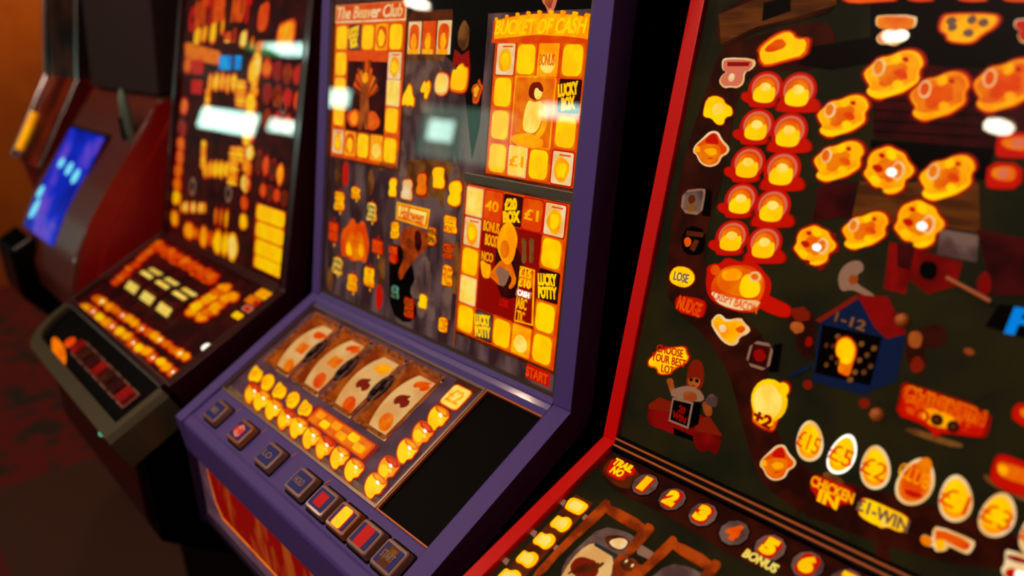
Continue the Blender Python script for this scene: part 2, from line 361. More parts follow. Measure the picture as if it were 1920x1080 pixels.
# dark rosettes between the reels
for u in (-1.056, -.965, -.875):
    relief('reel_rosette', 'p2', [(ell(u, -.083, .0135, .024, 14), 'art_black'), (ell(u, -.083, .0115, .021, 14), 'purple_dark'), (ell(u - .003, -.074, .005, .0055, 12), 'art_black'), (ell(u + .002, -.083, .005, .0055, 12), 'art_black'), (ell(u - .002, -.0925, .005, .0055, 12), 'art_black')], t2, .001)
# payout lamps: creatures row (nine) and column on the right, number lamps, orange block
def nib(cx, cy, s, seed, tone):
    r = random.Random(seed)
    body = chaikin([(cx + s * x, cy + s * y) for x, y in ((-.9, -.9), (0, -1.05), (.7, -.8), (1, -.1), (1.15, .5), (.6, 1.15), (-.2, 1.05), (-.7, .7), (-.75, .1), (-1.15, -.3))], 2)
    hat = [(cx + s * x + s * .1, cy + s * y + s * .45) for x, y in ((-.75, .05), (.5, -.25), (.8, .15), (.3, .55), (-.5, .5))]
    return [(body, 'lamp_orange'), (shrink(body, .88), 'lamp_gold' if tone else 'lamp_yellow'), (chaikin(hat, 2), 'lamp_orange' if tone else 'lamp_amber'),
            (ell(cx - .15 * s, cy - .45 * s, .42 * s, .38 * s, 12), 'lamp_yellow'), (ell(cx + .25 * s, cy - .55 * s, .2 * s, .22 * s, 8), 'lamp_pale')]
CR['W'] = (440, 680, 4.153); CR['Y'] = (480, 560, 3.376)
def payout(cv, x, y, k, tone):
    def O(q): return chaikin([ctr('p2', cv, x + (a - 705) * k, y + (b - 665) * k) for a, b in q], 2)
    bod = [(638, 672), (655, 620), (690, 586), (722, 588), (772, 618), (782, 662), (752, 692), (738, 720), (702, 722), (690, 750), (662, 750), (643, 715)]
    bo_ = O(bod); hot = 'lamp_yellow' if tone else 'lamp_gold'
    relief('payout_lamp', 'p2', [(bo_, 'lamp_orange'), (shrink(bo_, .9), hot), (O([(690, 592), (725, 596), (766, 622), (776, 656), (752, 668), (720, 640), (694, 622)]), 'lamp_amber' if tone else 'lamp_red'),
        (O([(700, 602), (724, 604), (758, 628), (762, 652), (746, 655), (718, 630)]), 'lamp_gold' if tone else 'lamp_orange'), (O([(650, 670), (672, 640), (700, 650), (712, 690), (690, 725), (660, 712)]), 'lamp_yellow'),
        (O([(716, 640), (734, 645), (732, 664), (716, 660)]), 'lamp_white'), (O([(712, 672), (730, 676), (728, 700), (712, 694)]), 'lamp_pale')], t2, .001, .0003)
for i, (x, y) in enumerate(((145, 245), (215, 300), (307, 370), (405, 445), (500, 512), (602, 592), (705, 667), (820, 745), (932, 840))): payout('W', x, y, 1.0 + .02 * i, i % 3)
payout('W', 1098, 962, 1.3, 1); payout('W', 1200, 830, 1.25, 0)
for i, (x, y) in enumerate(((960, 968), (1057, 860), (1155, 760))): payout('Y', x, y, 1.02, (1, 0, 1)[i])
pl = relief('payout_lamp', 'p2', [(rr(-.7505, -.0455, .036, .033, .006), 'lamp_amber'), (rr(-.7505, -.0455, .033, .030, .005), 'lamp_pale')], t2)
txt('£2', 'p2', (-.7505, -.0455), .024, .02, 'lamp_gold', pl)
relief('payout_sign', 'p2', [(rr(-.7505, -.0265, .044, .008, .002), 'lamp_brown')], t2)
for i, (w_, x, y) in enumerate((('40', 170, 95), ('80', 258, 160), ('£1', 355, 225), ('£2', 455, 297), ('£3', 555, 362))):
    sh = [ctr('p2', 'W', x + a, y + b) for a, b in [((-62, 25), (-35, -30), (5, -78), (28, -40), (60, -20), (52, 35), (18, 72), (-20, 55), (-50, 60)), ((-50, 50), (-40, -30), (-5, -62), (40, -66), (62, -30), (55, 20), (10, 72), (-20, 70))][i % 2]]
    n = relief('value_lamp', 'p2', [(chaikin(sh, 1), 'lamp_amber'), (shrink(chaikin(sh, 1), .9), 'lamp_yellow')], t2)
    txt(w_, 'p2', ctr('p2', 'W', x, y), .019, .014, 'lamp_gold', n)
relief('feature_lamp', 'p2', [(rr(-.870, -.160, .146, .024, .003), 'lamp_orange'), (rr(-.870, -.160, .138, .0195, .003), 'lamp_amber')] +
       [(rr(-.925 + .022 * i, -.160 + .0035 * (-1) ** i, .019, .010, .003), ('lamp_gold', 'lamp_yellow', 'lamp_gold')[i % 3]) for i in range(6)], t2)
# dark note panel at the right
ring('coin_panel_frame', 'p2', -.7165, X1 - .029, -.2075, -.018, .002, -.006, .004, 'gold_metal', t2)
slab('coin_panel', 'p2', -.7145, X1 - .031, -.2055, -.020, -.008, .0005, 'black', t2)
slab('lower_glass', 'p2', X0 + .03, -.722, -.204, -.022, .0042, .006, 'glass', t2)
# push buttons
BX = [-1.1055, -1.0185, -.9285, -.8395, -.785, -.736, -.6885, -.640]
for i, u in enumerate(BX):
    lit = i in (1, 5)
    bw, bh = .0415, .0345
    outer = rr(u, -.2385, bw, bh, .004)
    bm = bmesh.new()
    add_relief(bm, 'p2', rr(u, -.2385, bw + .004, bh + .004, .004), .003, .0045, 1)
    lo = [bm.verts.new(W('p2', a, b, .0045)) for a, b in outer]; hi = [bm.verts.new(W('p2', a, b, .0125)) for a, b in shrink(outer, .93)]
    tp = [bm.verts.new(W('p2', a, b, .0135)) for a, b in shrink(outer, .86)]
    n_ = len(lo)
    for q in range(n_):
        r_ = (q + 1) % n_; bm.faces.new((lo[q], lo[r_], hi[r_], hi[q])); bm.faces.new((hi[q], hi[r_], tp[r_], tp[q]))
    bm.faces.new(tp)
    bt = link('push_button', bm, ['key_shell' if lit else 'key_clear', 'black'], t2)
    ly = [(rr(u, -.2385, bw * .74, bh * .7, .0015), 'key_blue')]
    if i == 1: ly += [(blob(u, -.2385, .011, .0095, 10, .2, 3), 'lamp_pink')]
    elif i == 5: ly += [(rr(u, -.2385, .0215, bh * .72, .003), 'lamp_red'), (rr(u, -.2385, .0175, bh * .72, .003), 'lamp_yellow')]
    elif i in (4, 6): ly += [(rr(u, -.2385, .017, .017 if i == 4 else bh * .7, .002), 'key_red')]
    elif i == 7: ly += [(rr(u, -.2385, .017, bh * .66, .002), 'lamp_brown'), (rr(u, -.2385, .013, bh * .5, .002), 'art_brown')]
    relief('legend_plate', 'p2', ly, bt, .0135, .0003)
    word = {0: 'CANCEL', 1: 'HI', 2: 'LO', 3: 'HOLD', 7: 'START'}.get(i)
    if word: txt(word, 'p2', (u, -.2385), .021, .009, 'lamp_red' if i == 1 else 'print_grey', bt, lift=.0148)
    if i in (0, 1, 2, 3, 7):
        relief('hold_mark', 'p2', [([(u + .024, -.2215), (u + .0255, -.2215), (u + .030, -.213), (u + .0285, -.213)], 'gold_metal')], t2, .003)

# ---- upper glass of the purple machine
GX0, GX1 = X0 + .026, X1 - .029
slab('artwork_board', 'g2', GX0, GX1, .012, TOP - .01, -.012, 0, 'art_plum', t2)
ring('upper_glass_frame', 'g2', GX0, GX1, .012, TOP - .01, .004, -.004, .0045, 'steel', t2)
slab('upper_glass', 'g2', GX0 + .004, GX1 - .004, .016, TOP - .014, .0048, .0062, 'glass', t2)
relief('night_sky_picture', 'g2', [([(-.955, .40), (-.955, TOP - .02), (-.62, TOP - .02), (-.62, .43), (-.79, .43), (-.79, .30), (-.80, .26), (-.83, .36), (-.90, .40)], 'art_night')], t2, .0002)
relief('castle_wall_picture', 'g2', [([(-.96, .30), (-.96, .395), (-.9, .39), (-.87, .36), (-.9, .31)], 'art_grey')], t2, .0004)
relief('drape_picture', 'g2', [([(-.962, .05), (-.966, .25), (-.955, .27), (-.94, .24), (-.945, .05)], 'art_grey'),
                             ([(-.82, .05), (-.822, .24), (-.835, .26), (-.85, .2), (-.838, .05)], 'art_grey')], t2, .0004)
def prize(p, u, v, w, h, kind, parent, s=None, seed=0, crooked=0):
    o = rr(u, v, w, h, .004)
    if kind == 'Y': ly = [(rr(u, v, w * 1.1, h * 1.1, .004), 'lamp_orange'), (o, 'lamp_amber'), (rr(u, v, w * .9, h * .92, .007), 'lamp_yellow')]
    elif kind == 'P': ly = [(rr(u, v, w * 1.1, h * 1.1, .004), 'lamp_orange'), (rr(u, v, w * .98, h, .002), 'lamp_cream'), (rr(u, v, w * .86, h * .9, .003), 'lamp_pale')]
    elif kind == 'C': ly = [(rr(u, v, w * 1.1, h * 1.1, .004), 'lamp_red'), (rr(u, v, w * .96, h, .002), 'lamp_cream'), (blob(u, v - h * .05, w * .36, h * .4, 12, .14, seed), 'lamp_gold'), (blob(u, v - h * .05, w * .22, h * .25, 12, .2, seed + 1), 'lamp_yellow'), (rr(u + w * .1, v + h * .4, w * .5, h * .05, 0), 'lamp_orange')]
    elif kind == 'R': ly = [(rr(u, v, w * 1.1, h * 1.1, .004), 'lamp_red'), (o, 'lamp_orange')]
    elif kind == 'D': ly = [(rr(u, v, w * 1.02, h * 1.02, .002), 'art_maroon'), (rr(u, v, w * .94, h * .94, .002), 'art_grey' if seed % 2 else 'art_maroon')]
    elif kind == 'H': ly = [(rr(u, v, w * 1.1, h * 1.1, .004), 'lamp_orange'), (rr(u, v, w * .98, h, .002), 'lamp_gold'), (blob(u, v - h * .1, w * .36, h * .3, 12, .1, seed), 'lamp_pale')]
    elif kind == 'F': ly = [(rr(u, v, w * 1.1, h * 1.1, .004), 'lamp_orange'), (rr(u, v, w * .96, h, .002), 'lamp_gold'), (rr(u, v, w * .76, h * .85, .01), 'lamp_orange'), (blob(u, v - h * .05, w * .26, h * .32, 12, .16, seed), 'lamp_yellow')]
    o = relief('prize_window', p, ly, parent, .0006, .0003)
    if s: txt(s, p, (u, v), w * (.92 if kind == 'D' else .74), h * (.36 if '\n' not in s else .82), {'Y': 'lamp_gold', 'P': 'lamp_gold', 'R': 'lamp_gold', 'D': 'lamp_yellow', 'H': 'lamp_amber'}.get(kind, 'lamp_gold'), o, lift=.0028, rot=.16 if kind == 'D' else 0, bold=.06 if kind == 'D' else .02)
    return o
# left board
ring('prize_board_frame', 'g2', -1.157, -.957, .226, .455, .004, .0006, .0022, 'lamp_brown', t2)
relief('prize_board', 'g2', [([(-1.153, .23), (-.961, .23), (-.961, .452), (-1.153, .452)], 'lamp_orange')], t2, .0001)
c5 = [-1.131, -1.094, -1.057, -1.0205, -.984]; r5 = [.405, .3675, .331, .294, .253]
K1 = [(0, 0, 'Y', None), (1, 0, 'D', 'LUCKY\nBOX'), (2, 0, 'Y', None), (3, 0, 'F', None), (4, 0, 'Y', None), (0, 1, 'Y', None), (4, 1, 'C', None), (0, 2, 'Y', None), (4, 2, 'P', None), (0, 3, 'Y', None), (4, 3, 'Y', None),
      (0, 4, 'C', None), (1, 4, 'F', None), (2, 4, 'Y', None), (3, 4, 'H', None), (4, 4, 'Y', None)]
for c, r, k, s in K1: prize('g2', c5[c], r5[r], .0335, .0355, k, t2, s, c * 5 + r)
tb = relief('title_board', 'g2', [(rr(-1.057, .4395, .19, .027, .002), 'lamp_cream'), (rr(-1.057, .4395, .184, .022, .002), 'lamp_orange')], t2, .001)
txt('The Beaver Club', 'g2', (-1.057, .4395), .178, .0175, 'lamp_cream', tb, lift=.0028, shear=.3)
# feather dancer in the middle of the left board
fx = [(rr(-1.057, .313, .108, .118, .003), 'art_maroon')]
rd = random.Random(4)
for i in range(15):
    a = math.radians(20 + 140 * i / 14); L = rd.uniform(.035, .055); cx, cy = -1.057, .322
    e = (cx + math.cos(a) * L * .95, cy + math.sin(a) * L); n = (-math.sin(a) * .0045, math.cos(a) * .0045)
    fx.append(([(cx + n[0], cy + n[1]), (cx - n[0], cy - n[1]), (e[0] - n[0] * .6, e[1] - n[1] * .6), (e[0] + n[0] * .6, e[1] + n[1] * .6)], ('art_wood', 'lamp_orange', 'lamp_brown', 'lamp_amber', 'art_skin', 'lamp_orange')[i % 6]))
fx += [(blob(-1.085, .290, .018, .013, 10, .2, 5), 'lamp_orange'), (blob(-1.033, .290, .018, .013, 10, .2, 6), 'lamp_orange'), (blob(-1.083, .290, .010, .010, 10, .2, 5), 'lamp_gold'), (blob(-1.035, .290, .008, .010, 10, .2, 6), 'lamp_amber'),
       (chaikin([(-1.062, .345), (-1.05, .345), (-1.048, .322), (-1.044, .3), (-1.04, .282), (-1.05, .274), (-1.056, .295), (-1.062, .274), (-1.072, .278), (-1.066, .3), (-1.068, .322)], 2), 'art_skin'), (ell(-1.056, .349, .006, .0075), 'lamp_gold')]
relief('dancer_picture', 'g2', fx, t2, .0006, .00012)
# right upper board
relief('prize_board', 'g2', [([(-.774, .243), (-.616, .243), (-.616, .405), (-.774, .405)], 'lamp_brown'), ([(-.771, .246), (-.6185, .246), (-.6185, .405), (-.771, .405)], 'lamp_orange')], t2, .0001, .0002)
c4 = [-.7505, -.7145, -.6785, -.6405]; r4 = [.3785, .3415, .304, .2655]
K2 = [(0, 0, 'C', None), (1, 0, 'Y', None), (2, 0, 'H', 'BONUS'), (3, 0, 'Y', None), (0, 1, 'Y', None), (3, 1, 'D', 'LUCKY\nBOX'), (0, 2, 'Y', None), (3, 2, 'Y', None), (0, 3, 'Y', None), (1, 3, 'P', '£1'), (2, 3, 'Y', None), (3, 3, 'C', None)]
for c, r, k, s in K2: prize('g2', c4[c], r4[r], .033, .035, k, t2, s, 40 + c * 5 + r)
bo = []; bi = []
for i in range(13):
    x = -.777 + .160 * i / 12; b = .006 * (1 - ((i - 6) / 6) ** 2); bo.append((x, .4215 + b)); bi.append((x + 0, .399 + b * .8))
tb = relief('title_board', 'g2', [(bo + bi[::-1], 'lamp_orange'), (shrink(bo + bi[::-1], .95), 'lamp_gold')] + [(ell(-.772 + .0187 * i, .423 + .0055 * (1 - ((i - 4) / 4) ** 2), .002, .002, 8), 'lamp_gold') for i in range(9)], t2, .001)
txt('BUCKET OF CASH', 'g2', (-.697, .4135), .146, .0165, 'lamp_yellow', tb, lift=.0032, shear=.2)
relief('title_board_rail', 'g2', [([(-.777, .3965), (-.617, .3955), (-.617, .3995), (-.697, .405), (-.777, .4005)], 'lamp_orange')], t2, .0018)
relief('finial_picture', 'g2', [(blob(-.684, .445, .012, .016, 12, .3, 9), 'lamp_pink'), (blob(-.684, .442, .006, .01, 12, .3, 10), 'art_skin')], t2, .001)
relief('bather_picture', 'g2', [(rr(-.6965, .322, .068, .079, .002), 'lamp_gold'), (rr(-.6965, .322, .064, .074, .002), 'lamp_amber'), (blob(-.7, .290, .028, .008, 12, .1, 3), 'lamp_gold'),
       (chaikin([(-.706, .336), (-.694, .332), (-.682, .336), (-.678, .318), (-.686, .3), (-.702, .298), (-.712, .305)], 2), 'lamp_pale'),
       (chaikin([(-.684, .33), (-.676, .31), (-.692, .292), (-.688, .288), (-.668, .306), (-.676, .334)], 2), 'lamp_gold'),
       (blob(-.695, .345, .011, .01, 10, .12, 7), 'art_hair'), (ell(-.689, .343, .006, .007), 'lamp_pale'), (chaikin([(-.7, .352), (-.688, .356), (-.68, .346), (-.684, .344), (-.692, .350), (-.706, .34)], 1), 'art_hair')], t2, .0006, .0002)
# divider rails between the two right boards
slab('divider_rail', 'g2', -.81, GX1 - .004, .231, .2425, .0004, .003, 'steel', t2, .001)
slab('board_edge', 'g2', -.8085, -.8055, .02, .231, .0002, .0025, 'gold_metal', t2)
# lower right board
relief('prize_board', 'g2', [([(-.8045, .036), (-.6195, .036), (-.6195, .2295), (-.8045, .2295)], 'lamp_brown'), ([(-.8035, .0405), (-.6235, .0405), (-.6235, .2285), (-.8035, .2285)], 'lamp_orange'), ([(-.769, .0785), (-.6615, .0785), (-.6615, .19), (-.769, .19)], 'lamp_deep_red')], t2, .0001, .0002)
c6 = [-.7875, -.7515, -.716, -.681, -.6443]; r6 = [.2085, .171, .134, .0973, .0602]
K3 = [(0, 0, 'P', None), (1, 0, 'R', '40'), (2, 0, 'D', '£20\nBOX'), (3, 0, 'R', '£1'), (4, 0, 'C', None), (0, 1, 'C', None), (4, 1, 'Y', None), (0, 2, 'Y', None), (4, 2, 'D', 'LUCKY\nPOTTY'), (0, 3, 'P', None), (4, 3, 'Y', None),
      (0, 4, 'Y', None), (1, 4, 'D', 'LUCKY\nPOTTY'), (2, 4, 'Y', None), (3, 4, 'H', None), (4, 4, 'Y', None)]
for c, r, k, s in K3: prize('g2', c6[c], r6[r], .033, .035, k, t2, s, 80 + c * 5 + r)
relief('girl_picture', 'g2', [
    (chaikin([(-.742, .158), (-.726, .17), (-.706, .17), (-.69, .155), (-.685, .12), (-.7, .105), (-.73, .104)], 1), 'art_maroon'),
    (chaikin(Z('g2', 'V', 285, 735, 240, 690, 215, 690, 255, 640, 320, 560, 385, 575, 410, 650, 430, 720, 395, 780, 365, 770, 400, 710, 370, 660, 345, 760, 300, 750), 1), 'lamp_amber'),
    (chaikin(Z('g2', 'V', 275, 650, 300, 615, 330, 620, 350, 645, 380, 645, 370, 700, 340, 765, 300, 745, 300, 700), 1), 'art_pale'),
    (blob(*ctr('g2', 'V', 360, 450), .0165, .026, 16, .12, 11), 'lamp_gold'), (blob(*ctr('g2', 'V', 345, 490), .0085, .011, 12, .05, 12), 'lamp_amber'),
    (chaikin(Z('g2', 'V', 170, 560, 215, 600, 240, 600, 235, 700, 190, 700, 175, 640), 1), 'lamp_gold')], t2, .0012, .0002)
for s_, x, y, w_, h_ in (('BONUS', 245, 330, .030, .013), ('BOOST', 250, 430, .026, .014), ('NCO', 215, 545, .022, .011)):
    txt(s_, 'g2', ctr('g2', 'V', x, y), w_, h_, 'lamp_gold', t2, lift=.0016, name='display_lettering')
txt('LOSE', 'g2', ctr('g2', 'V', 335, 880), .016, .009, 'lamp_red', t2, lift=.0016, name='display_lettering')
for x in (480, 535): relief('bell_picture', 'g2', [(chaikin(Z('g2', 'V', x - 20, 410, x + 18, 412, x + 12, 500, x + 18, 590, x - 20, 590, x - 12, 500), 1), 'art_brown')], t2, .0012)
cb = relief('cash_tower', 'g2', [(Z('g2', 'V', 455, 610, 560, 640, 545, 1045, 410, 1010), 'lamp_gold'), (Z('g2', 'V', 462, 625, 550, 650, 536, 1030, 420, 998), 'lamp_deep_red'),
        (Z('g2', 'V', 462, 640, 548, 660, 545, 770, 440, 745), 'lamp_amber'), (Z('g2', 'V', 435, 775, 545, 805, 530, 850, 425, 820), 'lamp_pink')], t2, .0014, .0003)
txt('£15\n£10', 'g2', ctr('g2', 'V', 497, 700), .021, .022, 'lamp_yellow', cb, lift=.0035)
txt('CASH', 'g2', ctr('g2', 'V', 485, 812), .02, .007, 'lamp_white', cb, lift=.0035)
txt('ABC\nTIC', 'g2', ctr('g2', 'V', 470, 930), .017, .03, 'lamp_gold', cb, lift=.0035)
st = relief('start_sign', 'g2', [(rr(-.6475, .0285, .040, .017, .001), 'lamp_red')], t2, .001)
txt('START', 'g2', (-.6475, .0285), .037, .012, 'lamp_orange', st, lift=.0028)
# three portrait cards and the ledge below them
for i in range(3):
    u = -.9395 + i * .0328
    relief('portrait_card', 'g2', [(rr(u, .4035, .029, .041, .001), 'lamp_orange' if i == 1 else 'lamp_cream'), (rr(u, .4035, .022, .034, .009), 'lamp_orange'), (blob(u, .3985, .0062, .011, 10, .15, i), 'lamp_gold'), (rr(u, .386, .022, .006, .001), 'lamp_gold')], t2, .001)
relief('card_roof_picture', 'g2', [([(-.955, .425), (-.95, .437), (-.86, .437), (-.858, .425)], 'lamp_brown')], t2, .0008)
relief('card_ledge_picture', 'g2', [([(-.955, .375), (-.87, .375), (-.87, .381), (-.955, .381)], 'art_brown')], t2, .0008)
# ghostly lit shapes of the arched row: (view, x, y, half width, half height, kind)
for cv, x, y, a, b, k in (('T', 155, 960, 70, 130, 'bell'), ('T', 325, 905, 55, 105, 'man'), ('T', 490, 855, 78, 128, 'pot'), ('T', 665, 790, 95, 155, 'flame'), ('T', 845, 920, 65, 130, 'devil')):
    c = ctr('g2', cv, x, y); du = abs(ctr('g2', cv, x + a, y)[0] - c[0]); dv = abs(ctr('g2', cv, x, y + b)[1] - c[1])
    if k == 'bell': sh = [(-1, -1), (-.9, -.1), (-.4, .4), (.0, 1), (.45, .7), (.6, .0), (1, -.3), (.9, -1), (.3, -.8), (0, -1), (-.4, -.8)]
    elif k == 'man': sh = [(-.2, -1), (.5, -1), (.6, -.5), (.9, -.2), (1, .6), (.5, 1), (.1, .5), (-.2, 1), (-.8, .3), (-1, -.3), (-.4, -.4), (0, -.2)]
    elif k == 'pot': sh = [(-.9, -.7), (0, -1), (.8, -.7), (1, 0), (.9, .8), (0, 1), (-.7, .9), (-1, 0)]
    elif k == 'flame': sh = [(-1, -.9), (0, -1), (.9, -.9), (1, .2), (.95, .7), (.5, .75), (.35, 1), (0, .9), (-.2, .8), (-.4, .5), (-.7, .6), (-.9, .2)]
    else: sh = [(-.6, -1), (.3, -1), (.6, -.2), (1, .4), (.5, .5), (.2, 1), (0, .5), (-.5, .5), (-.9, 0), (-.5, -.3)]
    o = chaikin([(c[0] + s * du, c[1] + t_ * dv) for s, t_ in sh], 2)
    relief('feature_lamp', 'g2', {'pot': [(o, 'lamp_amber'), (shrink(o, .88), 'lamp_cream'), (shrink(o, .7), 'lamp_pale')], 'devil': [(o, 'lamp_orange'), (shrink(o, .8), 'art_skin'), (shrink(o, .5), 'lamp_gold')]}.get(k, [(o, 'lamp_amber'), (shrink(o, .86), 'lamp_yellow')]), t2, .001)
relief('flame_crown_picture', 'g2', [(Z('g2', 'T', 590, 680, 620, 500, 690, 560, 760, 510, 775, 700, 700, 630), 'lamp_deep_red')], t2, .0008)
relief('pumpkin_picture', 'g2', [(blob(*ctr('g2', 'T', 710, 370), .012, .018, 12, .15, 31), 'art_brown')], t2, .0008)
for x, y, w_, h_, m in ((700, 40, 0, 0, 0),): pass
# words scattered over the middle and left of the upper glass
WD = [('K', 120, 190, 46, 90, 'lamp_yellow', 'MYST\nERY\nWIN'), ('K', 195, 152, 42, 56, 'lamp_yellow', 'TWO\nNUDGE'), ('K', 268, 240, 44, 84, 'lamp_pale', 'SPIN\nTHE\nWIN'), ('K', 93, 330, 46, 100, 'lamp_red', 'SUPER\nHOLD'),
      ('K', 296, 400, 54, 74, 'lamp_red', 'BOOST'), ('K', 110, 485, 46, 76, 'lamp_pale', 'WIN\nSPIN'), ('K', 180, 565, 48, 82, 'lamp_yellow', 'LOSE\nWIN'), ('K', 258, 540, 54, 96, 'lamp_yellow', 'HI\nLO\nCASH'),
      ('K', 375, 322, 42, 82, 'lamp_yellow', 'PAY\nOUT'), ('K', 368, 433, 42, 90, 'lamp_red', 'LOSE\nALL'), ('K', 375, 607, 38, 66, 'lamp_green', 'LOSE\nPOWER'), ('K', 440, 680, 48, 92, 'lamp_orange', 'RED\nHOT'),
      ('K', 505, 652, 44, 70, 'lamp_yellow', None), ('K', 597, 757, 46, 70, 'lamp_yellow', 'LOSE'), ('K', 546, 350, 42, 84, 'lamp_gold', 'WIN\nSPIN'), ('K', 630, 298, 62, 88, 'lamp_yellow', 'LUCKY\nMONEY'),
      ('K', 620, 420, 58, 70, 'lamp_orange', 'HOT\nPOTS'), ('K', 616, 533, 50, 98, 'lamp_yellow', 'FREE'), ('K', 366, 128, 38, 92, 'lamp_yellow', None), ('K', 432, 135, 56, 100, 'lamp_cream', None), ('K', 500, 110, 48, 110, 'lamp_amber', None),
      ('K', 577, 80, 62, 110, 'lamp_yellow', None), ('K', 652, 155, 62, 120, 'lamp_yellow', None)]
for i, (cv, x, y, a, b, m, s) in enumerate(WD):
    c = ctr('g2', cv, x, y); du = abs(ctr('g2', cv, x + a, y)[0] - c[0]); dv = abs(ctr('g2', cv, x, y + b)[1] - c[1])
    r_ = random.Random(i)
    sh = chaikin([(c[0] + s_ * du * .5 * r_.uniform(.8, 1.1), c[1] + t_ * dv * .5 * r_.uniform(.88, 1.08)) for s_, t_ in ((-1, -1), (0, -1), (1, -.9), (1, -.3), (.8, .1), (1, .5), (.8, 1), (0, 1), (-.9, .9), (-1, .3), (-.8, -.1), (-1, -.4))], 1)
    edge = {'lamp_yellow': 'lamp_amber', 'lamp_pale': 'lamp_gold', 'lamp_red': 'lamp_deep_red', 'lamp_gold': 'lamp_orange', 'lamp_cream': 'lamp_amber', 'lamp_green': 'art_teal'}.get(m, 'lamp_red')
    o = relief('word_lamp', 'g2', [(sh, edge), (shrink(sh, .9), m)], t2, .001)
    if s: txt(s, 'g2', c, du * .86, dv * .8, {'lamp_yellow': 'lamp_amber', 'lamp_pale': 'art_brown', 'lamp_red': 'lamp_orange'}.get(m, 'lamp_brown'), o, lift=.0026)
    if x < 300 and y > 140:                     # hanging bead above and below each bulb-shaped word
        relief('bead', 'g2', [(ell(c[0], c[1] + dv * .6, .0016, .0026, 8), 'lamp_red')], o, .001); relief('bead', 'g2', [(ell(c[0] + .002, c[1] - dv * .6, .0016, .0026, 8), 'lamp_gold')], o, .001)
hb = relief('banner', 'g2', [(Z('g2', 'K', 385, 193, 535, 228, 523, 318, 380, 272), 'lamp_gold'), (Z('g2', 'K', 390, 200, 530, 234, 519, 308, 386, 266), 'lamp_amber'), (Z('g2', 'K', 396, 210, 524, 242, 514, 298, 392, 258), 'lamp_pale')], t2, .0014)
txt('Halloween', 'g2', ctr('g2', 'K', 458, 254), .056, .018, 'lamp_orange', hb, lift=.003, shear=.25)
# pictures behind the words
relief('bonfire_picture', 'g2', [(chaikin(Z('g2', 'N', 155, 620, 160, 430, 205, 400, 240, 330, 270, 400, 320, 350, 350, 470, 360, 560, 330, 680, 300, 640, 240, 660, 200, 620), 1), 'lamp_orange'),
    (chaikin(Z('g2', 'N', 185, 600, 205, 480, 235, 430, 260, 500, 290, 420, 320, 520, 340, 600, 300, 650, 250, 640), 1), 'lamp_amber'), (chaikin(Z('g2', 'N', 190, 600, 210, 500, 232, 560, 240, 620), 1), 'lamp_yellow'), (chaikin(Z('g2', 'N', 280, 600, 295, 510, 320, 570, 315, 630), 1), 'lamp_gold')], t2, .0006, .0002)
relief('wolf_picture', 'g2', [(chaikin(Z('g2', 'K', 350, 380, 410, 400, 470, 540, 440, 620, 480, 700, 430, 760, 350, 700, 345, 520), 1), 'art_black'),
    (chaikin(Z('g2', 'K', 405, 320, 440, 300, 520, 330, 530, 400, 480, 440, 430, 500, 400, 560, 385, 520, 420, 440, 395, 380), 1), 'art_wood'),
    (chaikin(Z('g2', 'K', 460, 330, 490, 320, 500, 400, 470, 430), 1), 'art_maroon'),
    (chaikin(Z('g2', 'K', 490, 450, 525, 440, 545, 560, 530, 640, 460, 640, 440, 600, 470, 540), 1), 'art_grey'),
    (chaikin(Z('g2', 'K', 500, 470, 515, 470, 520, 560, 505, 600, 490, 560), 1), 'art_plum'),
    (chaikin(Z('g2', 'K', 470, 640, 545, 620, 560, 740, 535, 740, 520, 690, 500, 730, 480, 720), 1), 'art_grey')], t2, .0005, .00015)
relief('hill_picture', 'g2', [(chaikin(Z('g2', 'K', 300, 60, 340, 20, 400, 60, 480, 190, 560, 160, 600, 240, 680, 250, 680, 60, 640, 0, 300, 0), 1), 'art_brown')], t2, .0003)
for cv, x, y, m in (('K', 110, 62, 'art_brown'), ('K', 145, 65, 'lamp_red'), ('K', 262, 105, 'art_brown'), ('K', 300, 630, 'lamp_red'), ('K', 75, 545, 'art_brown')):
    c = ctr('g2', cv, x, y); relief('balloon_picture', 'g2', [(ell(c[0], c[1], .0085, .019), m)], t2, .0008)
for x in (640, 300): relief('curtain_picture', 'g2', [(chaikin(Z('g2', 'K', x, 370, x + 30, 380, x + 20, 620, x - 10, 610), 1), 'art_brown')], t2, .0004)

# ================================================================== MACHINE 3, red edge, farmyard
t3 = thing('fruit_machine', 'red edged fruit machine with farmyard artwork, glowing eggs and frying pans', 'fruit machine', (-.21, .85, 0))
A0, A1 = -.5235, .09
f = shell(t3, 'g3', 'p3', A0, A1, .76, -.30, 'red_plastic', .0165)
prism('glass_trim', [yz('g3', .011, .004), yz('g3', .009, .0055), yz('p3', -.008, .0055), yz('p3', -.009, .003), yz('p3', -.009, -.02), yz('g3', .011, -.02)], A0 + .0165, A1 - .0165, 'black', t3)
for v0, v1, q in ((.0075, .0095, 'g3'), (-.0062, -.0008, 'p3')): slab('gold_strip', q, A0 + .0165, A1 - .0165, v0, v1, .0055, .0075, 'gold_metal', t3, .0006)
slab('artwork_board', 'g3', A0 + .0165, A1 - .0165, .011, .75, -.012, 0, 'art_green', t3)
slab('lower_artwork_board', 'p3', A0 + .0165, A1 - .0165, -.29, -.009, -.012, 0, 'art_green', t3)
slab('upper_glass', 'g3', A0 + .0165, A1 - .0165, .012, .75, .006, .0075, 'glass', t3)
slab('front_deck', 'p3', A0 + .0165, A1 - .0165, -.30, -.288, -.02, .006, 'red_plastic', t3)
G = 'g3'
_ell, _blob, _txt, KS = ell, blob, txt, .62       # this machine stands nearest: sizes below are given at 1.6 times
def ell(cx, cy, rx, ry, *a, **k): return _ell(cx, cy, rx * KS, ry * KS, *a, **k)
